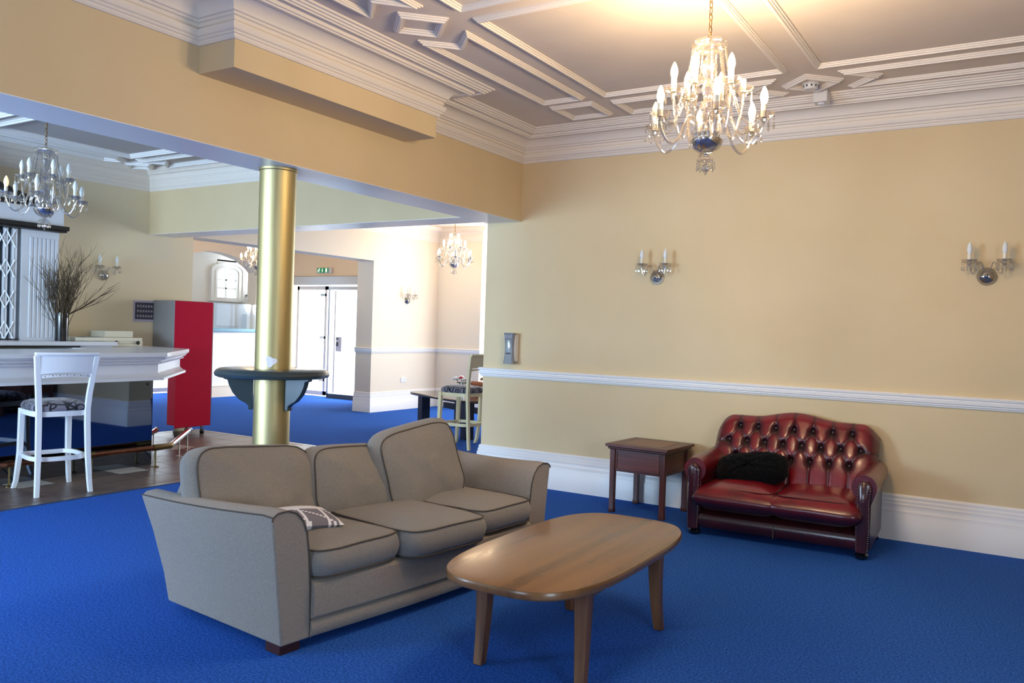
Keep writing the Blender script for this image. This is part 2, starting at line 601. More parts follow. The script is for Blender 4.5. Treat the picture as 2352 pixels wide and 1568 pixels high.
# chair rail and baseboard
RP = [(0, .99), (.012, .99), (.015, 1.0), (.022, 1.004), (.022, 1.012), (.03, 1.018), (.032, 1.036), (.024, 1.042), (.024, 1.048), (.036, 1.053), (.038, 1.066), (.03, 1.074), (0, 1.074)]
BP = [(0, 0), (.04, 0), (.04, .17), (.034, .182), (.034, .215), (.03, .222), (.026, .25), (.028, .262), (.02, .27), (.021, .29), (.014, .3), (.016, .318), (.008, .33), (0, .333)]
right_path = [(6.8, 0), (-BT, 0), (-BT, .32)]
struct('trim_5', G().sweep(right_path, RP), 'trim', sharp=28)
struct('baseboard_right', G().sweep(right_path, BP), 'trim', sharp=28)
lob_path = [(-4.2, 6.5), (-4.2, YB), (WX, YB), (WX, 3.78), (WX - .35, 3.78)]
struct('trim_6', G().sweep(lob_path, RP), 'trim', sharp=28)
struct('baseboard_lobby', G().sweep(lob_path, BP), 'trim', sharp=28)

# ceiling mouldings
MP = [(-.027, 0), (-.027, -.01), (-.019, -.01), (-.018, -.019), (-.010, -.02), (-.007, -.029), (.005, -.03), (.009, -.02), (.016, -.019), (.018, -.01), (.027, -.01), (.027, 0)]


def frame(k, pts, w=1.0, closed=True, m='cornice'):
    struct('trim_%d' % k, G().sweep(pts, [(d * w, z * w) for d, z in MP], closed, zoff=ZC), m, sharp=28)


def rect(x0, y0, x1, y1):
    return [(x0, y0), (x1, y0), (x1, y1), (x0, y1)]


cx_, cy_ = 2.73, -2.75
k = 10
for sx in (-1, 1):
    for sy in (-1, 1):
        # large plain panels around the chandelier
        frame(k, rect(*sorted((cx_ + sx * .11, cx_ + sx * 1.435))[:1], *sorted((cy_ + sy * .09, cy_ + sy * 1.785))[:1],
                      sorted((cx_ + sx * .11, cx_ + sx * 1.435))[1], sorted((cy_ + sy * .09, cy_ + sy * 1.785))[1]), .95)
        k += 1
for sx in (-1, 1):
    # diamonds on the side borders and notched side panels
    mx = cx_ + sx * 1.795
    frame(k, [(mx - .172, cy_), (mx, cy_ - .172), (mx + .172, cy_), (mx, cy_ + .172)]); k += 1
    for sy in (-1, 1):
        y0, y1 = cy_ + sy * .255, cy_ + sy * 1.775
        frame(k, [(mx - .165, y0), (mx, y0 + sy * .17), (mx + .165, y0), (mx + .165, y1), (mx - .165, y1)]); k += 1
        frame(k, rect(mx - .165, cy_ + sy * 1.94 if sy > 0 else cy_ - 2.28, mx + .165, cy_ + 2.28 if sy > 0 else cy_ - 1.94)); k += 1
for sy in (-1, 1):
    my = cy_ + sy * 2.15 - .005
    frame(k, [(cx_ - .172, my), (cx_, my - .172), (cx_ + .172, my), (cx_, my + .172)]); k += 1
    for sx in (-1, 1):
        x0, x1 = cx_ + sx * .25, cx_ + sx * 1.44
        frame(k, [(x0, my - .165), (x0 + sx * .17, my), (x0, my + .165), (x1, my + .165), (x1, my - .165)]); k += 1
# bar ceiling mouldings
for pts in (rect(-4.44, -2.57, -.66, -1.09), [(-4.54, -.89), (-.66, -.89), (-.66, -.555), (-4.54, -.555), (-4.38, -.722)],
            [(-4.99, -.73), (-4.83, -.88), (-4.67, -.73), (-4.83, -.58)], [(-4.86, -2.5), (-4.62, -2.5), (-4.62, -1.15), (-4.74, -1.0), (-4.86, -1.15)],
            rect(-4.44, -4.4, -.66, -2.75)):
    frame(k, pts, 1.5, m='trim'); k += 1
# lobby ceiling ovals
for (ox, oy, ra, rb) in ((-4.3, 4.6, .3, .2), (-3.3, 4.9, .7, .4)):
    frame(k, [(ox + ra * math.cos(2 * PI * i / 24), oy + rb * math.sin(2 * PI * i / 24)) for i in range(24)], 1.4, m='trim'); k += 1

# bay window in the lobby
g = G()
for x in (-4.15, -3.3, -2.45, -1.6, -.75):
    g.box((x - .04, 6.42, .9), (x + .04, 6.5, 2.9))
for z in (.85, 1.9, 2.9):
    g.box((-4.2, 6.42, z), (-.7, 6.5, z + .07))
w = struct('window_1', g, 'trim', smooth=False)
G().box((-4.2, 6.455, .9), (-.7, 6.465, 2.9)).build('window_pane', 'pane', w)
struct('wall_bay', G().box((-4.2, 6.4, 0), (3, 6.5, .85)).box((-4.2, 6.4, 2.95), (3, 6.5, ZC)).box((-.7, 6.4, .85), (3, 6.5, 2.95)), 'lobby', smooth=False)
struct('wall_lobby_end', G().box((2.9, .32, 0), (3, 6.5, ZC)), 'lobby', smooth=False)

# entrance vestibule
DY = 5.36
g = G().box((-9.05, DY, 2.40), (WX - .35, DY + .12, ZC)).box((WX - .35 - .95, DY, 0), (WX - .35, DY + .12, 2.4)).box((-9.05, DY, 0), (-8.7, DY + .12, 2.4))
struct('wall_entrance', g, 'peach', smooth=False)
# wall with the reception arch
AX = -9.0
ap = [(3.0, 1.29)]
arch = [(3.0, 2.56), (3.2, 2.68), (3.5, 2.745), (3.75, 2.75), (4.0, 2.72), (4.3, 2.65), (4.55, 2.52), (4.66, 2.42)]
poly = [(1.0, 0), (DY, 0), (DY, ZC), (1.0, ZC)]
g = G()
g.box((AX - .25, -1, 0), (AX, 3.0, ZC)).box((AX - .25, 4.66, 0), (AX, DY + .1, ZC)).box((AX - .25, 3.0, 0), (AX, 4.66, 1.27))
for (y0, z0), (y1, z1) in zip(arch[:-1], arch[1:]):
    T = None
    vs = [(AX - .25, y0, z0), (AX, y0, z0), (AX, y1, z1), (AX - .25, y1, z1), (AX - .25, y0, ZC), (AX, y0, ZC), (AX, y1, ZC), (AX - .25, y1, ZC)]
    g.add(vs, [(3, 2, 1, 0), (4, 5, 6, 7), (0, 1, 5, 4), (1, 2, 6, 5), (2, 3, 7, 6), (3, 0, 4, 7)])
struct('wall_reception', g, 'lobby')
struct('wall_office', G().box((-10.75, 2, 0), (-10.6, 4.97, ZC)).box((-10.75, 5.49, 0), (-10.6, 6.2, ZC)).box((AX - .12, DY + .1, 0), (AX, 6.2, ZC)).box((-10.75, 4.97, 0), (-10.6, 5.49, 1.93)).box((-10.75, 4.97, 2.72), (-10.6, 5.49, ZC))
       .box((-10.6, 6.2, 0), (-9, 6.3, 2.3)), 'trim', smooth=False)
# arched office window
def arch_pts(o, zb=1.93):
    a0, a1 = 4.98 - o, 5.48 + o
    hw, cy = .25 + o, 5.23
    z0, rise = 2.46 + o * .35, .11 + o * .3
    pts = [(a0, zb)] + [(cy - hw * math.cos(PI * t / 14), z0 + rise * math.sin(PI * t / 14)) for t in range(15)] + [(a1, zb)]
    return pts


g = G()
for o0, o1, x1 in ((0, .045, -10.57), (.045, .075, -10.545), (.075, .14, -10.56), (.14, .19, -10.53)):
    A, B = arch_pts(o0), arch_pts(o1)
    n = len(A)
    vs = [(-10.6, y, z) for y, z in A] + [(-10.6, y, z) for y, z in B] + [(x1, y, z) for y, z in A] + [(x1, y, z) for y, z in B]
    fs = []
    for q in range(n - 1):
        fs += [(q, q + 1, n + q + 1, n + q), (2 * n + q, 3 * n + q, 3 * n + q + 1, 2 * n + q + 1), (q, 2 * n + q, 2 * n + q + 1, q + 1), (n + q, n + q + 1, 3 * n + q + 1, 3 * n + q)]
    fs += [(0, n, 3 * n, 2 * n), (n - 1, 3 * n - 1, 4 * n - 1, 2 * n - 1)]
    g.add(vs, fs)
A = arch_pts(0)[1:-1]
g.add([(-10.7, y, z) for y, z in A] + [(-10.7, y, 2.75) for y, z in A] + [(-10.6, y, z) for y, z in A] + [(-10.6, y, 2.75) for y, z in A],
      [f for q in range(len(A) - 1) for f in ((q, len(A) + q, len(A) + q + 1, q + 1), (2 * len(A) + q, 2 * len(A) + q + 1, 3 * len(A) + q + 1, 3 * len(A) + q), (q, q + 1, 2 * len(A) + q + 1, 2 * len(A) + q))])
g.box((-10.62, 4.77, 1.86), (-10.5, 5.69, 1.94))
g.box((-10.66, 5.21, 1.93), (-10.61, 5.25, 2.6))
for z in (2.13, 2.31):
    g.box((-10.66, 4.97, z), (-10.61, 5.49, z + .03))
w = struct('window_2', g, 'trim')
G().box((-10.69, 4.97, 1.93), (-10.685, 5.49, 2.62)).build('window_pane', 'pane', w)

# ------------------------------------------------------------------ glass entrance doors
g = G().box((-8.69, DY - .03, 2.22), (-6.47, DY + .1, 2.395))
tag(g.build('door_header', 'silverframe', smooth=False, bevel=.006), 'grey operator box running above the glass entrance doors', 'door header')
d1 = thing('glass_door', 'fixed glass entrance panel left of the sliding leaf, with patch hinges', 'door', (-8.2, DY + .06, 0))
g = G().box((-.42, -.02, .02), (-.36, .02, 2.2)).box((.36, -.02, .02), (.42, .02, 2.2)).box((-.42, -.02, .02), (.42, .02, .1)).box((-.42, -.02, 2.13), (.42, .02, 2.2))
g.build('door_frame', 'trim', d1, smooth=False)
G().box((-.36, -.005, .1), (.36, .005, 2.13)).build('glass_pane', 'pane', d1, smooth=False)
for z in (.3, 1.15, 2.0):
    G().box((.24, -.02, z), (.4, .02, z + .05)).build('hinge', 'silver', d1, smooth=False)
d2 = thing('glass_door', 'sliding glass entrance leaf with dark bottom rail and notice, beside the lobby opening', 'door', (-7.2, DY - .12, 0))
G().box((-.36, -.02, .0), (.5, .02, .085)).build('bottom_rail', 'darkslate', d2, smooth=False)
G().box((-.36, -.03, 2.12), (.5, .03, 2.18)).build('top_rail', 'silverframe', d2, smooth=False)
G().box((-.37, -.02, .05), (-.32, .02, 2.15)).box((.45, -.02, .05), (.5, .02, 2.15)).build('door_frame', 'silverframe', d2, smooth=False)
G().box((-.2, -.015, .1), (-.17, .015, 2.1)).build('stile', 'trim', d2, smooth=False)
G().box((-.32, -.005, .08), (.45, .005, 2.12)).build('glass_pane', 'pane', d2, smooth=False)
nt_ = G().box((-.15, -.012, .92), (-.0, -.008, 1.2)).build('notice', 'paper', d2, smooth=False)
G().box((-.135, -.016, 1.02), (-.08, -.012, 1.1)).box((-.135, -.016, 1.15), (-.08, -.012, 1.18)).build('print', 'darkslate', nt_, smooth=False)

# exit sign
e = thing('exit_sign', 'green emergency exit sign with running man above the entrance doors', 'exit sign', (-7.8, DY - .03, 2.51))
G().box((-.2, -.02, -.055), (.2, .03, .055)).build('sign_case', 'disp_white', e, smooth=False, bevel=.005)
G().box((-.19, -.026, -.047), (.125, -.021, .047)).build('sign_face', 'green', e, smooth=False)
g = G()
g.ball((-.115, -.03, .03), .011, n=8)
for a, b, r in (((-.12, -.03, .018), (-.14, -.03, -.008), .011), ((-.14, -.03, -.006), (-.12, -.03, -.022), .007), ((-.12, -.03, -.022), (-.125, -.03, -.04), .006),
                ((-.142, -.03, -.008), (-.165, -.03, -.03), .007), ((-.165, -.03, -.03), (-.18, -.03, -.03), .006), ((-.122, -.03, .014), (-.1, -.03, .002), .005),
                ((-.125, -.03, .014), (-.15, -.03, .016), .005), ((-.15, -.03, .016), (-.16, -.03, .0), .005)):
    g.cyl(a, b, r, 6)
g.build('running_man', 'sign_white', e)
g = G().box((-.045, -.031, -.01), (-.03, -.027, .035))
g.add([(-.062, -.031, -.005), (-.013, -.031, -.005), (-.0375, -.031, -.036), (-.062, -.027, -.005), (-.013, -.027, -.005), (-.0375, -.027, -.036)], [(0, 1, 2), (3, 5, 4), (0, 3, 4, 1), (1, 4, 5, 2), (2, 5, 3, 0)])
g.build('arrow', 'sign_white', e, smooth=False)
G().box((.045, -.031, -.04), (.09, -.027, .038)).build('door_symbol', 'sign_white', e, smooth=False)

# ------------------------------------------------------------------ reception counter and what stands behind it
t = thing('reception_counter', 'white reception counter with teal edged top under the arch', 'counter', (AX, 3.85, 0))
G().box((.0, -.62, 0), (.14, .8, 1.24)).build('front_panel', 'trim', t, smooth=False)
G().box((.001, -.62, 1.241), (.2, .8, 1.30)).build('worktop', 'teal', t, smooth=False, bevel=.008)
G().box((.14, -.62, 0), (.16, .8, .2)).box((.14, -.62, .2), (.165, .8, .22)).build('plinth', 'lobby', t, smooth=False)
s_ = thing('sneeze_screen', 'clear acrylic screen standing on the reception counter', 'screen', (AX + .1, 3.95, 1.30))
G().box((-.004, -.45, 0), (.004, .75, .48)).build('sheet', 'screen', s_, smooth=False)
for y in (-.46, .7):
    G().box((-.03, y, 0), (.03, y + .02, .03)).build('foot', 'silver', s_, smooth=False)
t = thing('pin_board', 'white notice board below the arched office window', 'board', (-10.55, 5.24, 1.56))
G().box((-.02, -.28, -.22), (.02, .28, .24)).build('board_face', 'paper', t, smooth=False)
G().box((.02, .18, -.22), (.024, .22, .24)).build('board_edge', 'lobby', t, smooth=False)
t = thing('office_cabinet', 'pale grey cabinet behind the reception counter', 'cabinet', (-10.35, 5.95, 0))
G().box((-.2, -.32, 0), (.2, .35, 1.6)).build('cabinet_body', 'greyp', t, smooth=False)
G().box((.2, -.31, .05), (.215, .34, 1.58)).build('cabinet_door', 'silverframe', t, smooth=False)
t = thing('monitor', 'dark monitor hanging beside the brass column behind reception', 'monitor', (-10.2, 5.75, 2.02))
G().box((-.02, -.16, -.06), (.02, .2, .06)).build('screen_panel', 'darkslate', t, smooth=False, bevel=.006)
G().box((-.4, .0, -.02), (-.02, .04, .02)).build('bracket', 'greyp', t, smooth=False)
t = thing('spray_bottle', 'blue bottle standing on the cabinet behind reception', 'bottle', (-10.25, 5.86, 1.6))
G().lathe([(.001, 0), (.04, 0), (.042, .02), (.042, .13), (.02, .19), (.014, .22)], 12).build('bottle_body', 'blue_glass', t)
G().lathe([(.001, .22), (.016, .22), (.016, .25), (.001, .255)], 10).build('cap', 'darkslate', t)
t = thing('notice_sheet', 'lilac notice sheet pinned on the wall left of the arch', 'notice', (AX + .01, 2.98, 1.95))
T = Matrix.Rotation(R(10), 4, 'X')
G().box((0, -.09, -.2), (.006, .1, .16), None, T).build('paper_sheet', 'paper', t, smooth=False)
G().box((.006, -.085, -.19), (.008, .09, .1), None, T).build('print_panel', 'paper_grey', t, smooth=False)
g = G()
for i in range(4):
    g.box((.008, -.06, .05 - i * .05), (.0095, .07, .056 - i * .05), None, T)
g.build('print', 'darkslate', t, smooth=False)

# ------------------------------------------------------------------ chandeliers
CH = {}


def cm(key, fn, m):
    """mesh cache: geometry built once per part kind"""
    if key not in CH:
        o = fn().build(key.split(':')[0], m)
        CH[key] = o.data
        bpy.data.objects.remove(o)
    return CH[key]


def cpart(name, key, fn, m, parent, loc=(0, 0, 0), rz=0):
    o = bpy.data.objects.new(name, cm(key, fn, m))
    COL.objects.link(o)
    o.parent = parent
    o.location = loc
    o.rotation_euler = (0, 0, rz)
    return o


def g_arm(r1, z1, z0=.06):
    def f():
        g = G()
        pts = []
        for i in range(15):
            t = i / 14
            # rises from the hub, swings out and down, then up under the pan
            x = .035 + (r1 - .035) * (1 - (1 - t) ** 1.25)
            z = z0 + .06 * math.sin(PI * min(1, t * 2.4)) * (1 if t < .42 else 0) - .085 * math.sin(PI * max(0, (t - .3) / .7)) ** 1.1 + (z1 - .02 - z0) * t ** 2.2
            pts.append((x, 0, z))
        pts.append((r1, 0, z1))
        return g.tube(pts, .0075, 7)
    return f


def g_pan():
    g = G().lathe([(.006, 0), (.02, .002), (.036, .012), (.048, .026), (.05, .03), (.046, .03), (.03, .018), (.006, .012)], 20, flute=.04, nf=10)
    return g.lathe([(.002, -.012), (.014, -.012), (.016, 0), (.002, .001)], 10)


def g_sleeve():
    return G().lathe([(.001, .008), (.0135, .008), (.0135, .07), (.001, .07)], 12)


def g_bulb():
    return G().lathe([(.001, .07), (.0125, .07), (.0135, .078), (.0175, .092), (.0185, .104), (.016, .122), (.009, .142), (.003, .152), (.0005, .154)], 14)


def g_drop():
    g = G().ball((0, 0, .012), .0055, n=6, k=4).ball((0, 0, .0), .0045, n=6, k=4)
    return g.lathe([(.0005, -.05), (.0055, -.042), (.0065, -.036), (.003, -.016), (.0005, -.008)], 6)


def drops(a, x, y, z):
    for i in range(6):
        th = 2 * PI * i / 6 + .3
        cpart('crystal_drop', 'crystal_drop', g_drop, 'crystal', a, (x + .046 * math.cos(th), y + .046 * math.sin(th), z))


def g_bowl():
    return G().lathe([(.008, -.052), (.03, -.046), (.058, -.028), (.074, -.004), (.078, .014), (.07, .014), (.05, -.004), (.01, -.02)], 28, flute=.015, nf=14)


def g_hubcap():
    g = G().lathe([(.002, .0), (.066, .0), (.07, .008), (.07, .022), (.064, .026), (.002, .028)], 24)
    for i in range(12):
        th = 2 * PI * i / 12
        g.lathe([(.001, .022), (.011, .022), (.012, .03), (.012, .05), (.001, .052)], 8, c=(.05 * math.cos(th), .05 * math.sin(th), 0))
    return g


def g_stem():
    return G().lathe([(.006, .02), (.024, .03), (.03, .06), (.018, .09), (.012, .11), (.034, .13), (.044, .165), (.03, .2), (.014, .22), (.02, .245), (.034, .265),
                      (.024, .29), (.016, .31), (.03, .335), (.04, .375), (.026, .405), (.012, .42), (.012, .44), (.004, .445)], 20, flute=.05, nf=8)


def g_crown():
    g = G().lathe([(.004, .435), (.04, .437), (.066, .448), (.082, .47), (.084, .482), (.074, .494), (.04, .5), (.012, .505), (.004, .505)], 32, flute=.06, nf=8)
    return g


def g_finial():
    g = G().lathe([(.002, -.05), (.012, -.052), (.016, -.062), (.04, -.072), (.045, -.084), (.03, -.088), (.008, -.084)], 16, flute=.03, nf=8)
    g.ball((0, 0, -.118), .022, n=14, k=8)
    for i in range(8):
        th = 2 * PI * i / 8
        x, y = .042 * math.cos(th), .042 * math.sin(th)
        g.ball((x, y, -.094), .005, n=6, k=4)
        g.lathe([(.0005, -.135), (.0055, -.127), (.0065, -.12), (.003, -.106), (.0005, -.1)], 6, c=(x, y, 0))
    g.ball((0, 0, -.146), .006, n=6, k=4)
    return g


def g_strand(th0):
    def f():
        g = G()
        n = 26
        for i in range(n + 1):
            t = i / n
            r = .08 + .07 * t ** 1.4
            z = .45 - .30 * t
            g.ball((r * math.cos(th0), r * math.sin(th0), z), .0056 + .0014 * (i % 2), n=6, k=4)
        return g
    return f


def g_swag(r0, z0, r1, z1, th):
    def f():
        g = G()
        n = 18
        for i in range(n + 1):
            t = i / n
            r = r0 + (r1 - r0) * t
            z = z0 + (z1 - z0) * t - .05 * math.sin(PI * t)
            g.ball((r * math.cos(th), r * math.sin(th), z), .0055, n=6, k=4)
        return g
    return f


def chandelier(name, label, loc, zc, lit, group, scale=1, rot=0, energy=0, missing=(), dim=()):
    t = thing(name, label, 'chandelier', loc, rot, group)
    t.scale = (scale,) * 3
    cpart('bowl', 'bowl', g_bowl, 'crystal_bowl', t)
    cpart('arm_hub', 'arm_hub', g_hubcap, 'silver', t)
    cpart('stem', 'stem', g_stem, 'crystal', t)
    cpart('crown', 'crown', g_crown, 'crystal', t)
    cpart('finial', 'finial', g_finial, 'crystal', t)
    for i in range(12):
        th = 2 * PI * i / 12
        cpart('bead_strand', 'bead_strand', g_strand(0), 'crystal', t, rz=th)
    g = G()
    L = (zc - loc[2]) / scale
    z = .5
    i = 0
    while z < L - .01:
        z2 = min(z + .034, L)
        n = 10
        c = (z + z2) / 2
        h = (z2 - z) / 2 + .004
        pts = []
        for q in range(n):
            a = 2 * PI * q / n
            u, v = .0085 * math.cos(a), h * math.sin(a)
            pts.append((u, 0, c + v) if i % 2 else (0, u, c + v))
        g.tube(pts, .0022, 5, closed=True)
        z += .03
        i += 1
    g.lathe([(.001, L - .035), (.05, L - .03), (.055, L - .004), (.001, L)], 16)
    g.build('chain', 'chain', t)
    idx = 0
    for ring, (r1, z1, off) in enumerate(((.275, .085, 0), (.165, .24, PI / 6))):
        for i in range(6):
            th = off + 2 * PI * i / 6
            a = cpart('arm', 'arm:%d' % ring, g_arm(r1, z1), 'crystal', t, rz=th)
            cpart('drip_pan', 'drip_pan', g_pan, 'crystal', a, (r1, 0, z1))
            cpart('candle_sleeve', 'candle_sleeve', g_sleeve, 'candle', a, (r1, 0, z1))
            if idx not in missing:
                on = idx in lit
                cpart('bulb', 'bulb:on' if on else ('bulb:dim' if idx in dim else 'bulb:off'), g_bulb, 'bulb_on' if on else ('bulb_dim' if idx in dim else 'bulb_off'), a, (r1, 0, z1))
            drops(a, r1, 0, z1)
            if ring == 0:
                cpart('bead_swag', 'bead_swag', g_swag(.15, .15, .255, .1, 0), 'crystal', a)
            if idx in lit and energy:
                d = bpy.data.lights.new('bulb_light', 'POINT')
                d.energy = energy
                d.color = (1, .73, .45)
                d.shadow_soft_size = .03
                o = bpy.data.objects.new('bulb_light', d)
                COL.objects.link(o)
                o.parent = a
                o.location = (r1, 0, z1 + .19)
            idx += 1
    return t


CG = 'crystal chandeliers'
chandelier('chandelier', 'lit crystal chandelier nearest the camera, hung over the lounge on a brass chain', (2.72, -2.75, 2.372), ZC, (0, 1, 3, 4, 5, 7, 9), CG, 1, R(57), 12.3, dim=(2, 6, 8, 10), missing=(11,))
chandelier('chandelier', 'unlit crystal chandelier hanging above the white bar counter', (-2.05, -3.32, 2.2), ZC, (), CG, .92, R(20), 0, missing=(8,), dim=(4,))
chandelier('chandelier', 'lit crystal chandelier hanging in the far right corner of the bright lobby', (-3.89, 4.3, 2.47), ZC, (0, 1, 2, 3, 4, 6, 7, 8, 9, 10), CG, 1.05, R(10), 2.6)
chandelier('chandelier', 'lit crystal chandelier half hidden behind the brass column near the entrance', (-6.99, 2.94, 2.36), ZC, (0, 1, 2, 3, 4, 5, 6, 8, 9, 10), CG, 1, R(35), 3)


# ------------------------------------------------------------------ wall sconces
def sconce(label, loc, rz):
    t = thing('wall_sconce', label, 'wall light', loc, rz, 'crystal wall sconces')
    g = G()
    T = Matrix.Rotation(R(90), 4, 'X')
    g.lathe([(.002, 0), (.058, 0), (.062, .01), (.05, .035), (.025, .05), (.002, .054)], 24, T=T, flute=.012, nf=12)
    g.build('backplate', 'crystal_bowl', t)
    G().lathe([(.002, .05), (.012, .05), (.014, .056), (.006, .062), (.002, .064)], 12, T=T).build('boss', 'silver', t)
    for s in (-1, 1):
        pts = []
        for i in range(17):
            q = i / 16
            x = s * (.02 + .085 * q)
            y = -.04 - .06 * math.sin(PI * .5 * q)
            z = .045 + .05 * math.sin(PI * min(1, q * 2)) * (q < .5) - .05 * math.sin(PI * max(0, q * 2 - 1)) + .03 * q * q
            pts.append((x, y, z))
        a = G().tube(pts, .0055, 7).build('arm', 'crystal', t)
        for nm, key, fn, mm in (('drip_pan', 'drip_pan', g_pan, 'crystal'), ('candle_sleeve', 'candle_sleeve', g_sleeve, 'candle'), ('bulb', 'bulb:off', g_bulb, 'bulb_off')):
            cpart(nm, key, fn, mm, a, (s * .105, -.1, .08))
        drops(a, s * .105, -.1, .08)
    return t


sconce('crystal wall sconce on the cream right wall, the one nearer the room corner', (1.38, 0, 1.93), 0)
sconce('crystal wall sconce on the cream right wall above the red leather settee end', (3.82, 0, 1.92), 0)
sconce('crystal wall sconce beside the twigs on the bar wall', (WX, -.94, 1.93), R(90))
sconce('crystal wall sconce on the bright lobby wall left of the corner', (WX, 4.67, 1.9), R(90))

# ceiling fittings, socket, dispenser
t = thing('smoke_detector', 'white round smoke detector inside a ceiling diamond moulding', 'smoke detector', (2.72, -.6, ZC))
G().lathe([(.001, 0), (.06, 0), (.06, -.012), (.052, -.02), (.05, -.04), (.04, -.052), (.001, -.054)], 24).build('detector_base', 'disp_white', t)
g = G()
for i in range(10):
    th = 2 * PI * i / 10
    g.box((-.006, -.001, -.038), (.006, .004, -.024), None, Matrix.Translation((.0505 * math.cos(th), .0505 * math.sin(th), 0)) @ Matrix.Rotation(th + PI / 2, 4, 'Z'))
g.build('vent_slot', 'darkslate', t, smooth=False)
t = thing('motion_sensor', 'small white square sensor box on the ceiling beside the smoke detector', 'sensor', (2.745, -.36, ZC))
G().box((-.05, -.05, -.09), (.05, .05, 0)).build('sensor_box', 'disp_white', t, bevel=.006)
G().lathe([(.001, -.1), (.02, -.1), (.026, -.09), (.001, -.088)], 14).build('lens', 'paper', t)
t = thing('power_socket', 'white double power socket on the lobby wall above the skirting', 'socket', (WX, 4.63, .515))
G().box((0, -.073, -.043), (.01, .073, .043)).build('faceplate', 'paper', t, bevel=.003)
G().box((.01, -.05, .005), (.014, -.035, .025)).box((.01, .035, .005), (.014, .05, .025)).build('switch', 'disp_white', t, smooth=False)
g = G()
for y in (-.04, .04):
    g.box((.0095, y - .003, -.012), (.0105, y + .003, -.004)).box((.0095, y - .014, -.026), (.0105, y - .006, -.022)).box((.0095, y + .006, -.026), (.0105, y + .014, -.022))
g.build('pin_hole', 'darkslate', t, smooth=False)

t = thing('soap_dispenser', 'grey and white wall dispenser above the chair rail at the wall end', 'dispenser', (-.035, 0, 1.125))
G().box((-.05, -.075, .02), (.055, -.001, .275)).build('housing', 'disp_white', t, bevel=.012, bseg=3)
rs = []
for i in range(11):
    q = i / 10
    z = .29 * q
    w_ = .046 + .01 * (2 * q - 1) ** 2
    yf = -.098 - .012 * (2 * q - 1) ** 2
    rs.append([(-w_, -.06, z), (-w_, yf + .012, z), (-w_ * .75, yf, z), (w_ * .75, yf, z), (w_, yf + .012, z), (w_, -.06, z)])
G().rings(rs).build('front_cover', 'disp_grey', t, bevel=.003)
g = G().lathe([(.001, -.055), (.016, -.052), (.024, -.035), (.024, .035), (.016, .052), (.001, .055)], 14)
o = g.build('level_window', 'clearish', t)
o.scale = (1, .4, 1.1)
o.location = (0, -.096, .165)
G().box((-.026, -.104, .09), (.026, -.095, .103)).build('push_slot', 'dark_knob', t, smooth=False)
cu = bpy.data.curves.new('lettering', 'FONT')
cu.body = 'GOJO'
cu.size = .034
cu.align_x = 'CENTER'
cu.extrude = .001
tmp = bpy.data.objects.new('tmp', cu)
me = bpy.data.meshes.new_from_object(tmp)
bpy.data.objects.remove(tmp)
o = bpy.data.objects.new('lettering', me)
COL.objects.link(o)
me.materials.clear()
me.materials.append(M['glyph'])
o.parent = t
o.location = (0, -.1095, .243)
o.rotation_euler = (R(90), 0, 0)

# ------------------------------------------------------------------ brass column and its ledge table
CX, CY = -.2, -2.79
c = thing('brass_column', 'tall brushed brass column standing behind the grey sofa', 'column', (CX, CY, 0))
c['kind'] = 'thing'
G().lathe([(.119, 0), (.119, 2.46)], 48).build('shaft', 'brass', c)
G().lathe([(.12, 2.44), (.126, 2.445), (.126, 2.46), (.12, 2.46)], 48).build('collar', 'brass', c)
# torn patch of plaster facing the camera
cd = math.atan2(-6.6356 - CY, 4.06 - CX)
g = G()
pts = []
for i in range(14):
    a = 2 * PI * i / 14
    rr_ = .034 * (1 + .28 * math.sin(3 * a + 1) + .12 * math.sin(7 * a))
    th = cd - .12 + rr_ * math.cos(a) / .12
    pts.append((.1202 * math.cos(th), .1202 * math.sin(th), 1.185 + rr_ * math.sin(a)))
n = len(pts)
g.add(pts + [(p[0] * 1.012, p[1] * 1.012, p[2]) for p in pts], [tuple(range(n, 2 * n))] + [(i, (i + 1) % n, n + (i + 1) % n, n + i) for i in range(n)])
g.build('plaster_patch', 'chip', c, smooth=False)

t = thing('column_table', 'dark green ledge table wrapped around the brass column on two brackets', 'table', (CX, CY, 0))


def annulus(prof, n=48, a0=0, a1=2 * PI):
    """lathe of an outer profile with a round hole for the shaft"""
    return G().rings([[Vector((r * math.cos(a0 + (a1 - a0) * i / n), r * math.sin(a0 + (a1 - a0) * i / n), z)) for i in range(n)] for r, z in prof], closed=True)


annulus([(.122, 1.132), (.34, 1.132), (.36, 1.122), (.372, 1.102), (.366, 1.085), (.35, 1.078), (.122, 1.078)], 64).build('ledge', 'green_grey', t)
br = [(.121, 1.078), (.31, 1.078), (.31, 1.062), (.285, 1.056), (.275, 1.02), (.25, .97), (.21, .925), (.165, .9), (.15, .885), (.15, .86), (.121, .86)]
for dth in (-92, 50):
    th = cd + R(dth)
    T = Matrix.Rotation(th, 4, 'Z') @ Matrix.Rotation(R(90), 4, 'X')
    G().prism(br, -.022, .022, None, T).build('bracket', 'green_grey', t, sharp=25, bevel=.004)

# ------------------------------------------------------------------ bar
b = thing('bar_counter', 'long white panelled bar counter with tinted mirror front', 'bar counter', (0, 0, 0))
FX = -3.03
K0 = (FX, -1.57)
K1 = (-4.0, -.6)


def bar_poly(o):
    """plan outline of the counter grown outward by o"""
    return [(FX + o, -10), (FX + o, -1.57 + o * .42), (-4.0 + o * .62, -.6 + o * .62), (-4.1, -.58 + o * .3), (WX + .02, -.58 + o * .3), (WX + .02, -1.7), (-4.1, -1.7), (-4.1, -10)]


G().prism(bar_poly(.0), 1.07, 1.112).build('counter_top', 'bar_white', b, bevel=.005)
out = [(FX, -10), K0, K1, (-4.5, -.58)]


def sw(prof):
    return G().sweep(out, prof, flip=False)


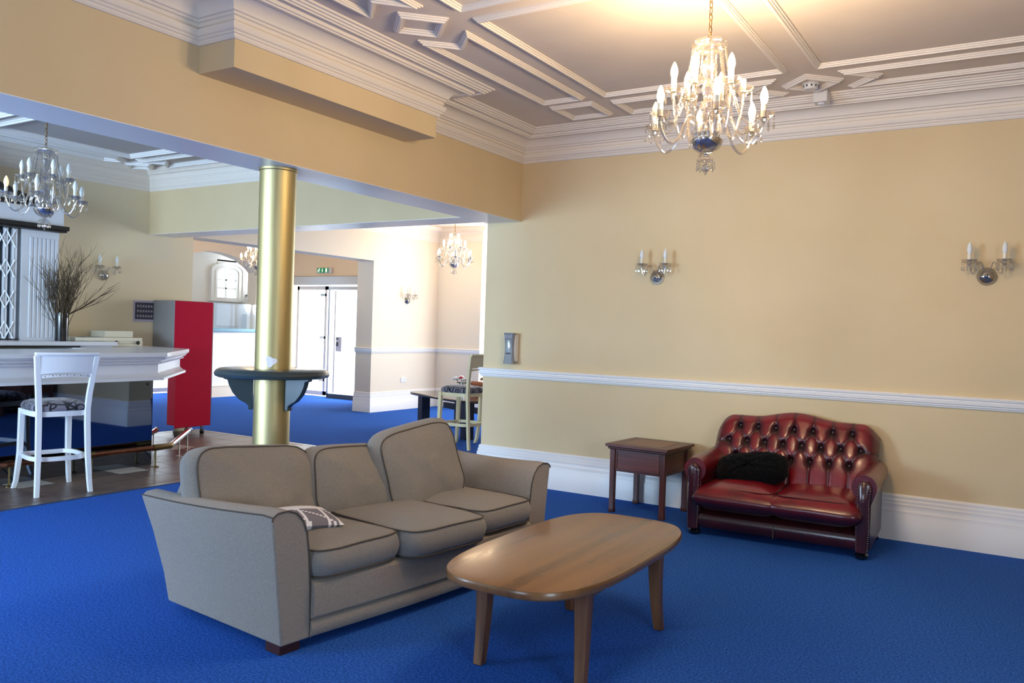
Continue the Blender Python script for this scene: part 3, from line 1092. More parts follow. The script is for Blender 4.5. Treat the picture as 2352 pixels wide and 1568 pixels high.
# mouldings: d negative is outward on the right-hand side of this path
g = sw([(.1, 1.07), (.015, 1.07), (.018, 1.058), (.03, 1.05), (.034, 1.036), (.062, 1.032), (.062, 1.024), (.05, 1.018), (.054, 1.006), (.09, 1.0), (.09, .915), (.075, .895), (.052, .878), (.03, .87), (.03, .846), (.1, .846), (.2, .846), (.2, 1.07)])
g.build('fascia', 'bar_white', b, sharp=28)
PX = -3.2
G().box((PX - .03, -10, .0), (PX, -1.6, .846)).build('mirror_panel', 'mirror_dark', b, smooth=False)
dv = Vector((K1[0] - K0[0], K1[1] - K0[1])).normalized()
nv = Vector((dv.y, -dv.x))
q0 = Vector((PX, -1.6))
q1 = q0 + dv * 1.3
G().prism([(q0.x, q0.y), (q1.x, q1.y), (q1.x - nv.x * .03, q1.y - nv.y * .03), (q0.x - nv.x * .03, q0.y - nv.y * .03)], .0, .846).build('mirror_panel', 'mirror', b, smooth=False)
G().prism([(PX - .05, -10), (PX - .05, -1.65), (q1.x - .06, q1.y - .06), (WX + .02, q1.y - .06), (WX + .02, -1.65), (-4.0, -1.7), (-4.0, -10)], .01, 1.069).build('carcass', 'bar_white', b, smooth=False)
g = G()
for z in (.8,):
    g.cyl((PX, -1.66, z), (PX + .006, -1.66, z), .012, 10)
g.build('mirror_clip', 'dark_knob', b)

f = thing('foot_rail', 'copper and steel foot rail along the base of the bar', 'foot rail', (0, 0, 0))
RX = -3.05
rz_ = .195
bend = Vector((RX, -1.5, rz_))
endp = bend + Vector((dv.x, dv.y, 0)) * 1.22
G().tube([(RX - .06, -10, rz_), (RX, -1.62, rz_)], .026, 14).build('tube', 'copper', f)
G().tube([(RX, -1.66, rz_), bend, bend + Vector((dv.x, dv.y, 0)) * .08], .029, 14).build('elbow', 'brass_dark', f)
G().tube([bend + Vector((dv.x, dv.y, 0)) * .06, endp], .027, 14).build('tube', 'steel', f)['label'] = 'bright steel tube section'
G().tube([endp - Vector((dv.x, dv.y, 0)) * .005, endp + Vector((dv.x, dv.y, 0)) * .025], .033, 14).build('end_cap', 'steel', f)
for (x, y) in ((RX, -1.66), (RX - .01, -2.3), (RX - .03, -3.0), (RX - .04, -3.7), (RX - .05, -4.4)):
    G().cyl((x, y - .025, rz_), (x, y + .025, rz_), .031, 14).build('collar', 'brass_dark', f)
    G().cyl((x, y, .008), (x, y, rz_ - .02), .008, 8).lathe([(.001, .007), (.036, .007), (.036, .012), (.01, .018), (.001, .02)], 14, c=(x, y, 0)).build('post', 'brass_dark', f)
    G().tube([(x, y, rz_), (PX + .05, y + .06, .1), (PX + .005, y + .1, .02)], .006, 6).build('strut', 'darkslate', f)
for s_ in (.55, 1.1):
    p = bend + Vector((dv.x, dv.y, 0)) * s_
    G().cyl((p.x, p.y, .008), (p.x, p.y, rz_ - .02), .007, 8).lathe([(.001, .007), (.03, .007), (.03, .012), (.001, .018)], 12, c=(p.x, p.y, 0)).build('post', 'steel', f)

# back counter
t = thing('back_counter', 'raised white back counter behind the bar carrying the black vase', 'counter', (0, 0, 0))
G().box((WX + .01, -10, 1.13), (-4.42, -1.2, 1.172)).build('worktop', 'bar_white', t, bevel=.006)
G().box((WX + .01, -1.62, 1.1125), (-4.46, -1.25, 1.13)).build('carcass', 'bar_white', t, smooth=False)
G().box((WX + .01, -10, 1.1125), (-4.43, -1.62, 1.13)).build('painted_gap_shade', 'black', t, smooth=False)  # black strip paints in the shade of the slot between the counters

# back bar unit
u = thing('back_bar', 'white classical back bar with fluted pilaster and black trimmed pediment', 'back bar', (0, 0, 0))
bx = -4.86
G().box((WX + .01, -2.01, 1.173), (bx - .02, -1.62, 2.36)).build('pilaster', 'bar_white', u, smooth=False)
g = G()
for i in range(7):
    y = -1.93 + i * .045
    g.box((bx - .022, y, 1.2), (bx - .012, y + .03, 2.26))
g.build('flute', 'bar_white', u, bevel=.004)
G().box((WX + .01, -10, 2.40), (bx + .06, -1.62, 2.60)).build('frieze', 'bar_white', u, smooth=False)
G().box((WX + .01, -10, 2.355), (bx + .12, -1.585, 2.40)).box((WX + .01, -10, 2.335), (bx + .1, -1.6, 2.355)).build('lower_cornice', 'blacktrim', u, smooth=False, bevel=.006)
G().box((WX + .01, -10, 2.575), (bx + .1, -1.8, 2.62)).build('upper_cornice', 'blacktrim', u, smooth=False, bevel=.006)
# raking pediment: rises away from the end
for nm, w0, w1, mm, xo in (('pediment', 0, .0, 'bar_white', .03), ('raking_cornice', 0, 0, 'blacktrim', .1)):
    if nm == 'pediment':
        poly = [(-1.95, 2.62), (-3.6, 3.16), (-5.2, 2.62)]
    else:
        poly = [(-1.78, 2.605), (-3.6, 3.2), (-5.4, 2.605), (-5.25, 2.605), (-3.6, 3.13), (-1.95, 2.605)]
    vs = [(WX + .01, y, z) for y, z in poly] + [(bx + xo, y, z) for y, z in poly]
    n = len(poly)
    if nm == 'pediment':
        fs = [(0, 1, 2), (5, 4, 3)]
    else:
        fs = [(0, 1, 4, 5), (1, 2, 3, 4), (6, 11, 10, 7), (7, 10, 9, 8)]
    fs += [(i, (i + 1) % n, n + (i + 1) % n, n + i) for i in range(n)]
    G().add(vs, fs).build(nm, mm, u, smooth=False)
G().box((WX + .006, -4.4, 1.1), (WX + .05, -2.01, 2.36)).build('back_panel', 'darkslate', u, smooth=False)
# folding grille
t = thing('folding_grille', 'white folding lattice security grille drawn across the back bar', 'grille', (bx - .03, -2.03, 1.175))
g = G()
for i in range(7):
    y = -.05 - i * .09
    g = G().box((-.012, y - .022, .0), (.012, y - .004, 1.155)).box((-.012, y + .004, 0), (.012, y + .022, 1.155))
    g.build('upright', 'white_stool', t, smooth=False)
    for j in range(5):
        pass
for i in range(6):
    y0, y1 = -.05 - i * .09, -.05 - (i + 1) * .09
    g = G()
    for zc_ in (.1, .42, .74, 1.05):
        for s in (-1, 1):
            p0, p1 = Vector((.016, y0, zc_ - s * .09)), Vector((.016, y1, zc_ + s * .09))
            G().tube([p0, p1], .008, 4).build('lattice_bar', 'white_stool', t)
G().box((-.02, -.72, -.002), (.02, 0, .012)).build('track', 'dark_knob', t, smooth=False)

# vase and twigs
VX, VY, VZ = -4.72, -1.66, 1.173
t = thing('vase', 'black cylinder vase on the back counter holding twigs', 'vase', (VX, VY, VZ))
G().lathe([(.001, 0), (.064, 0), (.066, .01), (.066, .3), (.06, .3), (.058, .02), (.001, .02)], 28).build('vase_body', 'vase', t)
g = G()
rnd = random.Random(3)


def twig(p, d, L, r, depth):
    pts = [p.copy()]
    q = p.copy()
    d = d.normalized()
    n = 7
    for i in range(n):
        d = (d + Vector((rnd.uniform(-1, 1), rnd.uniform(-1, 1), rnd.uniform(-.5, .7))) * .13).normalized()
        q = q + d * L / n
        if q.x < WX + .03:
            q.x = WX + .03
        pts.append(q.copy())
        if depth and i > 1 and rnd.random() < .55:
            s = (d + Vector((rnd.uniform(-1, 1), rnd.uniform(-1, 1), rnd.uniform(-.1, .8))) * .6)
            twig(q, s, L * rnd.uniform(.25, .5), r * .6, depth - 1)
    g.tube(pts, [r * (1 - .65 * i / n) for i in range(n + 1)], 4)


for i in range(85):
    a = rnd.uniform(0, 2 * PI)
    tilt = rnd.uniform(.02, .42)
    d = Vector((math.cos(a) * tilt * .6, math.sin(a) * tilt, 1))
    twig(Vector((VX + math.cos(a) * .035, VY + math.sin(a) * .035, VZ + .06 + .2 * rnd.random())), d, rnd.uniform(.36, .62), .0042, 2)
for i in range(5):
    d = Vector((.05, 1, .42 + .04 * i))
    twig(Vector((VX, VY + .05, VZ + .27)), d, rnd.uniform(.5, .68), .0045, 1)
o = g.build('twig_bundle', 'twig')
tag(o, 'dry brown twigs spreading from the black vase on the bar', 'twigs')

# cream counter unit
t = thing('glass_washer', 'low cream plastic unit with two dark knobs on the bar', 'appliance', (-4.78, -1.1, 1.112))
G().box((-.3, -.08, 0), (.12, .36, .035)).box((-.3, -.42, .062), (.1, .37, .1)).build('base', 'cream_box', t, bevel=.006)
G().box((-.3, -.08, .035), (.11, .37, .062)).build('drawer', 'cream_box', t, bevel=.004)
G().box((-.3, -.02, .1), (-.02, .33, .175)).build('lid', 'cream_box', t, bevel=.006)
for y in (.03, .3):
    T = Matrix.Translation((.121, y, .045)) @ Matrix.Rotation(R(90), 4, 'Y')
    G().lathe([(.001, 0), (.022, 0), (.022, .012), (.012, .016), (.001, .016)], 12, T=T, flute=.12, nf=6).build('knob', 'dark_knob', t)
G().box((-.1, -.3, .1), (.06, -.1, .107)).build('tray', 'greyp', t, smooth=False)
G().prism([(.0, 0), (.06, 0), (.03, .05), (0, .06)], -.02, .02, None, Matrix.Translation((-.15, .33, .105)) @ Matrix.Rotation(R(90), 4, 'Y') @ Matrix.Rotation(R(90), 4, 'Z')).build('hinge', 'dark_knob', t, smooth=False)

# price board
t = thing('price_board', 'grey wall board with three rows of pale characters beside the fridge', 'board', (WX + .006, -.36, 1.53))
G().box((0, -.19, -.13), (.008, .22, .13)).build('board_backing', 'paper_grey', t, smooth=False)
G().box((.008, -.17, -.1), (.012, .2, .105)).build('board_face', 'board', t, smooth=False)
for r_ in range(3):
    g = G()
    for c_ in range(9):
        y = -.145 + c_ * .037
        z = .06 - r_ * .06
        g.box((.012, y, z - .014), (.0135, y + .006, z + .014)).box((.012, y + .014, z - .014), (.0135, y + .02, z + .014))
        if (c_ * 5 + r_ * 3) % 4 != 1:
            g.box((.012, y, z - .003), (.0135, y + .02, z + .003))
        if (c_ + r_) % 3:
            g.box((.012, y, z + .01), (.0135, y + .02, z + .014))
    g.build('lettering', 'glyph', t, smooth=False)

# fridge
t = thing('fridge', 'tall red fronted fridge with grey side beyond the end of the bar', 'fridge', (-4.69, -.285, 0))
G().box((-.44, 0, .11), (-.02, .54, 1.672)).build('cabinet', 'greyp', t, smooth=False, bevel=.004)
G().box((-.02, 0, .115), (0, .54, 1.668)).build('door', 'red', t, smooth=False, bevel=.003)
G().box((-.03, .54, .11), (-.005, .553, 1.66)).build('door_edge', 'silver', t, smooth=False)
for x in (-.08, -.38):
    for y in (.06, .48):
        cs = G().cyl((x - .0, y - .012, .03), (x, y + .012, .03), .03, 14).build('castor', 'black', t)
        G().box((x - .012, y - .016, .03), (x + .012, y + .016, .1)).build('fork', 'silver', cs, smooth=False)


# ------------------------------------------------------------------ bar stools
def perim(a, b, e, n):
    out_ = []
    for i in range(n):
        th = 2 * PI * i / n
        c_, s_ = math.cos(th), math.sin(th)
        out_.append((a * abs(c_) ** (2 / e) * (1 if c_ >= 0 else -1), b * abs(s_) ** (2 / e) * (1 if s_ >= 0 else -1)))
    return out_


def stool(label, loc, rz, paint):
    """faces local -x; the back is at +x"""
    t = thing('bar_stool', label, 'bar stool', loc, rz, 'high backed bar stools')
    hw, hd = .21, .225
    g = G()
    pr = perim(hd, hw, 4.5, 48)
    rs = []
    for z, s in ((.67, .985), (.69, 1.02), (.71, 1.0), (.728, .93), (.742, .78), (.75, .5), (.752, .2), (.752, .01)):
        rs.append([Vector((x * s, y * s, z)) for x, y in pr])
    g.rings(rs).build('seat', 'oval_print', t, sharp=60)
    rs = [[Vector((x * s, y * s, z)) for x, y in pr] for z, s in ((.625, .97), (.668, .97), (.668, .88), (.625, .88))]
    G().rings(rs, closed=True).build('seat_rail', paint, t)
    # legs: front plain and slightly splayed, rear running on into the back
    for s in (-1, 1):
        path = [(-.25, s * .215, 0.0), (-.232, s * .203, .06), (-.208, s * .185, .3), (-.2, s * .18, .667)]
        rs = []
        for x, y, z in path:
            w_ = .017 + .005 * min(1, z / .4)
            rs.append([Vector((x - w_, y - w_, z)), Vector((x + w_, y - w_, z)), Vector((x + w_, y + w_, z)), Vector((x - w_, y + w_, z))])
        G().rings(rs).build('leg', paint, t, bevel=.004)
        path = [(.265, s * .2, 0), (.25, s * .194, .1), (.232, s * .186, .3), (.215, s * .182, .55), (.212, s * .182, .68), (.222, s * .19, .8), (.245, s * .205, .95), (.275, s * .222, 1.115)]
        rs = []
        for x, y, z in path:
            w_ = .018 + .004 * min(1, z / .4)
            d_ = .016
            rs.append([Vector((x - d_, y - w_, z)), Vector((x + d_, y - w_, z)), Vector((x + d_, y + w_, z)), Vector((x - d_, y + w_, z))])
        G().rings(rs).build('leg', paint, t, bevel=.004)
    # curved foot ring: bowed on the sides and rear, straight at the front
    pr = perim(.232, .21, 3.2, 40)
    pts = [Vector((max(x, -.2), y, 0)) for x, y in pr]
    rs = [[Vector((p.x * s, p.y * s, z)) for p in pts] for z, s in ((.27, 1.0), (.305, 1.0), (.305, .91), (.27, .91))]
    G().rings(rs, closed=True).build('foot_ring', paint, t)
    # back: broad curved top panel with cap, slim lower rail with drilled dots
    N = 14

    def panel(z0, z1, wz0, wz1, th, dip=0):
        rs_ = []
        for i in range(N + 1):
            q = -1 + 2 * i / N
            row = []
            for z, w_, o_ in ((z0 + dip * (1 - q * q), wz0, 0), (z1, wz1, 0), (z1, wz1, 1), (z0 + dip * (1 - q * q), wz0, 1)):
                x = .212 + (z - .68) * .142 + .018 * (1 - q * q)
                row.append(Vector((x + (th / 2 if o_ else -th / 2), q * w_, z)))
            rs_.append(row)
        return G().rings(rs_)
    panel(.965, 1.12, .2, .222, .02, .015).build('back_panel', paint, t, bevel=.003)
    rs = []
    for i in range(N + 1):
        q = -1 + 2 * i / N
        x = .212 + (1.12 - .68) * .142 + .018 * (1 - q * q)
        rs.append([Vector((x - .02, q * .235, 1.118)), Vector((x + .022, q * .235, 1.118)), Vector((x + .026, q * .235, 1.128)), Vector((x + .02, q * .235, 1.142)), Vector((x - .018, q * .235, 1.142)), Vector((x - .024, q * .235, 1.13))])
    G().rings(rs).build('top_rail', paint, t)
    lr = panel(.935, .962, .196, .198, .012, .015)
    o = lr.build('lower_rail', paint, t)
    g = G()
    for i in range(13):
        q = -.8 + 1.6 * i / 12
        z = .948 + .0135 * (1 - q * q)
        x = .212 + (z - .68) * .142 + .018 * (1 - q * q) + .0062
        rr_ = .0055 if i % 2 == 0 else .003
        g.cyl((x - .001, q * .196, z), (x + .0006, q * .196, z), rr_, 10)
    g.build('dot', 'greyp', o)
    return t


stool('white high-backed bar stool with oval-print seat drawn up to the bar', (-2.70, -2.85, .007), R(-11), 'white_stool')
stool('cream high-backed bar stool half hidden by the right wall end', (-1.74, 1.61, 0), R(-2), 'cream_stool')
stool('cream bar stool further back, only a leg showing past the right wall edge', (-1.50, 2.12, 0), R(-20), 'cream_stool')

# ------------------------------------------------------------------ lobby table and what stands on it
t = thing('lobby_table', 'low dark polished table with four blue-black legs in the lobby', 'table', (-2.5, 2.72, 0), R(-24))
G().prism(perim(.85, .5, 6, 48), .485, .52).build('tabletop', 'tabletop_dark', t, bevel=.01)
for sx in (-1, 1):
    for sy in (-1, 1):
        G().box((sx * .6 - .065, sy * .3 - .065, 0), (sx * .6 + .065, sy * .3 + .065, .485)).build('leg', 'leg_dark', t, smooth=False, bevel=.006)
G().box((-.54, -.02, .3), (.54, .02, .38)).build('stretcher', 'leg_dark', t, smooth=False)
fv = thing('bud_vase', 'small white bud vase on the lobby table', 'vase', (-2.72, 2.98, .52))
G().lathe([(.001, 0), (.035, 0), (.03, .03), (.018, .09), (.03, .15), (.024, .15), (.012, .09), (.001, .02)], 16).build('vase_body', 'porcelain', fv)
fl = thing('flower_bunch', 'white and red artificial blooms in the bud vase', 'flowers', (-2.72, 2.98, .52))
for (x, y, z, r_, mm) in ((-.1, -.02, .2, .055, 'petal_w'), (-.05, .04, .22, .05, 'petal_w'), (.0, -.03, .215, .04, 'petal_r'), (.09, .02, .2, .05, 'petal_w'), (.05, -.05, .2, .032, 'petal_w'), (.03, .03, .19, .03, 'petal_r')):
    g = G()
    for k_ in range(9):
        th = k_ * 2.4
        q = r_ * .55 * (k_ / 9) ** .5
        g.ball((x + q * math.cos(th), y + q * math.sin(th), z + r_ * .35 * (1 - k_ / 9)), r_ * .42, n=8, k=5, sz=.8)
    bl = g.build('bloom', mm, fl)
    G().tube([(0, 0, .07), (x * .4, y * .4, .13), (x, y, z)], .004, 5).build('stalk', 'leaf', bl)
g = G()
for k_ in range(7):
    th = k_ * .9
    g.add([(0.02 * math.cos(th), .02 * math.sin(th), .14), (.06 * math.cos(th + .3), .06 * math.sin(th + .3), .16), (.1 * math.cos(th), .1 * math.sin(th), .15), (.06 * math.cos(th - .3), .06 * math.sin(th - .3), .155)], [(0, 1, 2, 3)])
g.build('leaf', 'leaf', fl)
t = thing('wicker_basket', 'wicker basket with tan leather lid on the lobby table', 'basket', (-2.43, 2.93, .52), R(-20))
G().lathe([(.001, 0), (.1, 0), (.12, .05), (.125, .1), (.11, .1), (.1, .01), (.001, .01)], 20).build('basket_body', 'terracotta', t)
G().tube([(-.14, 0, .15), (-.1, 0, .155), (.1, 0, .155), (.14, 0, .15)], [.02, .035, .035, .02], 12).build('lid_roll', 'terracotta', t)
G().tube([(.11, .02, .03), (.15, .03, .12), (.16, .03, .2), (.12, .03, .24), (.05, .03, .22)], .02, 10).build('handle', 'soil', t)


# ------------------------------------------------------------------ cushions
def cushion(a, b, he, hm, e=7, n=72, k=12, bulge=.012, seed=0, wr=.006, sag=0, dome=2.2):
    """upholstered pad: top and bottom domes with a boxed side wall; returns (geometry, seam rings)"""
    g = G()
    pr = perim(a, b, e, n)
    off = Vector((seed * 3.1, seed * 1.7, seed))

    def wob(p):
        q = noise.noise(p * 5 + off) * wr + noise.noise(p * 14 + off) * wr * .35
        return q
    rs = []
    for i in range(k, 0, -1):
        s = i / k
        rs.append([Vector((x * s, y * s, he + (hm - he) * (1 - s ** dome))) for x, y in pr][:])
    rs = rs[::-1]
    top = rs
    seam = []
    allr = [[Vector((0, 0, hm)) + Vector((x, y, 0)) * .001 for x, y in pr]] + top
    wall = []
    for j in range(1, 6):
        q = j / 6
        z = he * (1 - 2 * q)
        bl = 1 + bulge / max(a, b) * math.sin(PI * q) * 1.5
        wall.append([Vector((x * bl, y * bl, z)) for x, y in pr])
    bot = [[Vector((v.x, v.y, -v.z)) for v in r_] for r_ in allr[::-1]]
    full = allr + wall + bot
    out_ = []
    for r_ in full:
        out_.append([Vector((v.x, v.y, v.z + wob(v) * (1 if v.z >= 0 else .5))) for v in r_])
    g.rings(out_)
    i_top = len(allr) - 1
    i_bot = len(allr) + len(wall)
    return g, out_[i_top], out_[i_bot]


def pad(name, parent, T, mm, pipe='piping', pr=.0042, sub=True, **kw):
    g, r1, r2 = cushion(**kw)
    g.v = [tuple(T @ Vector(p)) for p in g.v]
    o = g.build(name, mm, parent, sharp=80)
    if pipe:
        h = G()
        for r_ in (r1, r2):
            h.tube([T @ (v * 1.006) for v in r_], pr, 6, closed=True)
        h.build('piping', pipe, o)
    return o


# ------------------------------------------------------------------ grey sofa
so = thing('sofa', 'taupe grey three-seater fabric sofa with loose back cushions', 'sofa', (1.39, -4.15, 0), R(90 - 5.7))
# local: x along the length (away from camera), y to the rear (left in the picture)
LN = 1.95


def arm(sgn):
    prof = [(.012, .045), (-.005, .2), (-.03, .42), (-.05, .585), (-.048, .6), (-.02, .617), (.03, .62), (.078, .603), (.112, .568), (.136, .51), (.152, .4), (.162, .26), (.168, .045)]
    rs, seam = [], []
    for i in range(15):
        q = i / 14
        y = .9 * q
        # arm line dips a little in the middle and lifts and flares towards the back
        k_ = 1.035 - .035 * math.sin(PI * min(1, q * .8)) - .025 * q + (-.015 if i == 0 else 0)
        row = []
        for x, z in prof:
            t_ = max(0, (z - .045) / .59)
            xx = x - .10 * q ** 1.3 * t_ ** 1.5
            row.append(Vector((xx if sgn > 0 else LN - xx, y, .045 + (z - .045) * k_)))
        rs.append(row)
    o = G().rings(rs).build('arm', 'sofa', so, sharp=50, bevel=.008)
    h = G()
    h.tube([v + Vector((0, -.001, 0)) for v in rs[0][3:]], .0036, 6)
    h.tube([r_[4] + Vector((-.001 * sgn, 0, .001)) for r_ in rs], .0032, 6)
    h.build('piping', 'piping', o)
    return o


arm(1)
arm(-1)
g = G()
for z0, z1, e_ in ((.05, .13, .0), (.134, .3, .012)):
    rs = []
    for i in range(13):
        q = i / 12
        x = .165 + (LN - .33) * q
        yf = -.012 - .03 * math.sin(PI * q) - e_
        rs.append([Vector((x, yf + .01, z0)), Vector((x, yf, z0 + .01)), Vector((x, yf - .004, (z0 + z1) / 2)), Vector((x, yf + .002, z1 - .015)), Vector((x, yf + .02, z1)), Vector((x, .86, z1)), Vector((x, .86, z0))])
    g.rings(rs)
g.build('base', 'sofa', so, sharp=40)
rs = []
for i in range(9):
    q = i / 8
    x = .05 + (LN - .1) * q
    rs.append([Vector((x, .70, .05)), Vector((x, .70, .55)), Vector((x, .74, .62)), Vector((x, .8, .645)), Vector((x, .88, .62)), Vector((x, .92, .56)), Vector((x, .9, .05))])
G().rings(rs).build('back_frame', 'sofa', so, sharp=45)
for x, y in ((.02, .02), (LN - .13, .02), (.12, .72), (LN - .2, .72)):
    G().box((x, y, 0), (x + .11, y + .1, .05)).build('foot', 'darkwood', so, smooth=False, bevel=.004)
TR = Matrix.Translation
pad('seat_cushion', so, TR((.43, .26, .372)), 'sofa_c', a=.262, b=.30, he=.06, hm=.095, seed=1)
pad('seat_cushion', so, TR((.985, .22, .372)) @ Matrix.Rotation(R(-2), 4, 'Z'), 'sofa_c', a=.29, b=.34, he=.062, hm=.098, seed=2)
pad('seat_cushion', so, TR((1.53, .27, .375)) @ Matrix.Rotation(R(2), 4, 'Z'), 'sofa_c', a=.255, b=.31, he=.06, hm=.095, seed=3)


def backpad(x, y, z, w_, h_, lean, roll, yaw, seed, th=.07, tm=.125, e=5):
    T = TR((x, y, z)) @ Matrix.Rotation(R(yaw), 4, 'Z') @ Matrix.Rotation(R(90 - lean), 4, 'X') @ Matrix.Rotation(R(roll), 4, 'Z')
    return pad('back_cushion', so, T, 'sofa_c', a=w_, b=h_, he=th, hm=tm, e=e, seed=seed, wr=.028, bulge=.03)


backpad(.32, .665, .598, .345, .195, 22, -6, 3, 5)
backpad(.925, .63, .56, .275, .185, 18, -3, 0, 6)
backpad(1.365, .52, .60, .275, .235, 15, 9, -8, 7)

# printed scatter cushion on the sofa
sc_ = thing('scatter_cushion', 'white and grey geometric scatter cushion lying on the sofa seat', 'cushion', (1.10, -3.74, .492), R(20))
g = G()
N = 22
top_, bot_ = [], []


def pil(u_, v_, s):
    ed = max(abs(u_), abs(v_))
    k_ = (1 - u_ ** 2) ** .5 if abs(u_) < 1 else 0
    k2 = (1 - v_ ** 2) ** .5 if abs(v_) < 1 else 0
    pin = 1 - .07 * (1 - u_ * u_) * (abs(v_) > .01) * abs(v_) ** 3
    pin2 = 1 - .07 * (1 - v_ * v_) * abs(u_) ** 3
    return Vector((.15 * u_ * pin2, .16 * v_ * pin, s * .042 * (k_ * k2) ** .8))


for s in (1, -1):
    vs, fs = [], []
    for i in range(N + 1):
        for j in range(N + 1):
            vs.append(pil(-1 + 2 * i / N, -1 + 2 * j / N, s))
    for i in range(N):
        for j in range(N):
            a_ = i * (N + 1) + j
            f_ = (a_, a_ + N + 1, a_ + N + 2, a_ + 1)
            p_ = j % 6
            cell = ((i // 4) + (j // 4)) % 2 == 0 and j < 15
            band = (i % 8 == 0) or ((i + j) % 9 == 0)
            g.add([], [])
            fs.append((f_, 'greyfab' if (j < 12 and i < 20 and not band) else 'paper'))
    o_ = len(g.v)
    g.v += [tuple(p) for p in vs]
    for f_, mm in fs:
        g.f.append(tuple(q + o_ for q in f_))
        g.m.append(g._mi(mm))
g.build('cover', None, sc_, sharp=80)
sc_.rotation_euler = (R(3), R(3), R(66))

# ------------------------------------------------------------------ coffee table
t = thing('coffee_table', 'oval oak coffee table with splayed legs in front of the sofa', 'table', (2.336, -3.247, 0), R(.6))
pr = perim(.36, .736, 3.42, 96)
rs = [[Vector((x * s, y * (1 - (1 - s) * .5), z)) for x, y in pr] for z, s in ((.425, .985), (.432, 1.0), (.452, 1.0), (.4595, .99), (.46, .985))]
G().rings(rs).build('tabletop', 'table_wood', t, sharp=40)
G().box((-.23, -.40, .365), (.24, -.37, .425)).box((-.23, .37, .365), (.24, .40, .425)).box((-.25, -.4, .365), (-.225, .4, .425)).box((.235, -.4, .365), (.26, .4, .425)).build('apron', 'table_leg', t, smooth=False)
for sx in (-1, 1):
    for sy in (-1, 1):
        rs = []
        for i in range(9):
            q = i / 8
            z = .425 * q
            fl_ = (1 - q) ** 2.6
            cx0 = sx * .237 + .006 + fl_ * (.014 if sx > 0 else .003)
            cy0 = sy * (.395 + .035 * fl_)
            w_ = .021 + .011 * q
            rs.append([Vector((cx0 - w_, cy0 - w_, z)), Vector((cx0 + w_, cy0 - w_, z)), Vector((cx0 + w_, cy0 + w_, z)), Vector((cx0 - w_, cy0 + w_, z))])
        G().rings(rs).build('leg', 'table_leg', t, sharp=30, bevel=.004)

# ------------------------------------------------------------------ side table
t = thing('side_table', 'square dark rosewood side table against the right wall', 'table', (1.50, -.325, 0), R(-3))
h = .225
G().prism(perim(.265, .265, 60, 64) if False else [(-.27, -.27), (.27, -.27), (.27, .27), (-.27, .27)], .532, .556).build('tabletop', 'rosewood', t, smooth=False, bevel=.005)
G().box((-.175, -.175, .556), (.175, .175, .5575)).build('inlay_panel', 'inlay', t, smooth=False)
G().prism([(-.255, -.255), (.255, -.255), (.255, .255), (-.255, .255)], .512, .532).build('top_moulding', 'rosewood', t, smooth=False, bevel=.008)
G().box((-.225, -.225, .335), (.225, .225, .512)).build('apron', 'rosewood', t, smooth=False)
for a_ in range(4):
    T = Matrix.Rotation(a_ * PI / 2, 4, 'Z')
    g = G().box((-.19, -.232, .35), (.19, -.225, .36), None, T).box((-.19, -.232, .492), (.19, -.225, .502), None, T).box((-.19, -.232, .36), (-.18, -.225, .492), None, T).box((.18, -.232, .36), (.19, -.225, .492), None, T)
    g.build('panel_moulding', 'rosewood', t, smooth=False)
for sx in (-1, 1):
    for sy in (-1, 1):
        x, y = sx * .218, sy * .218
        rs = []
        for z, w_, o_ in ((0, .02, 0), (.012, .023, 0), (.035, .022, 0), (.05, .02, 0), (.3, .0205, 0), (.512, .022, 0)):
            rs.append([Vector((x - w_, y - w_, z)), Vector((x + w_, y - w_, z)), Vector((x + w_, y + w_, z)), Vector((x - w_, y + w_, z))])
        G().rings(rs).build('leg', 'rosewood_v', t, sharp=30, bevel=.003)

# ------------------------------------------------------------------ oxblood settee
LV = thing('settee', 'oxblood buttoned leather two-seater settee against the cream wall', 'settee', (2.625, -.8, 0), R(2.2))
LV.scale = (.95, 1, 1)
# local: x along the front, y to the rear; front feet at y=0
HWD = .57
ZB, ZT = .40, .83


def back_top(x):
    q = x / .62
    hump = .03 * (1 + math.cos(PI * min(1, abs(q) / .55))) / 2
    edge = -.10 * max(0, (abs(q) - .78) / .22) ** 2.2
    return ZT + hump * 1.6 + edge


BTN = []
for r_, (zr, nb, off) in enumerate(((.755, 7, 0), (.645, 8, 0), (.535, 7, 0))):
    for i in range(nb):
        BTN.append((r_, (i - (nb - 1) / 2) * .143 * (1.0 if nb == 7 else 1.0), zr))
row = {r_: [b_ for b_ in BTN if b_[0] == r_] for r_ in range(3)}
SEG = []
for r_ in (0, 1):
    for b_ in row[r_]:
        for c_ in row[r_ + 1]:
            if abs(b_[1] - c_[1]) < .1:
                SEG.append((b_[1], b_[2], c_[1], c_[2]))
for b_ in row[0]:
    SEG.append((b_[1], b_[2], b_[1] * 1.02, .95))
for b_ in row[2]:
    SEG.append((b_[1], b_[2], b_[1], .36))
SEG.append((row[1][0][1], .645, -.62, .62))
SEG.append((row[1][-1][1], .645, .62, .62))


def segd(px, pz, s):
    x0, z0, x1, z1 = s
    dx, dz = x1 - x0, z1 - z0
    t_ = max(0, min(1, ((px - x0) * dx + (pz - z0) * dz) / (dx * dx + dz * dz)))
    return math.hypot(px - x0 - t_ * dx, pz - z0 - t_ * dz)


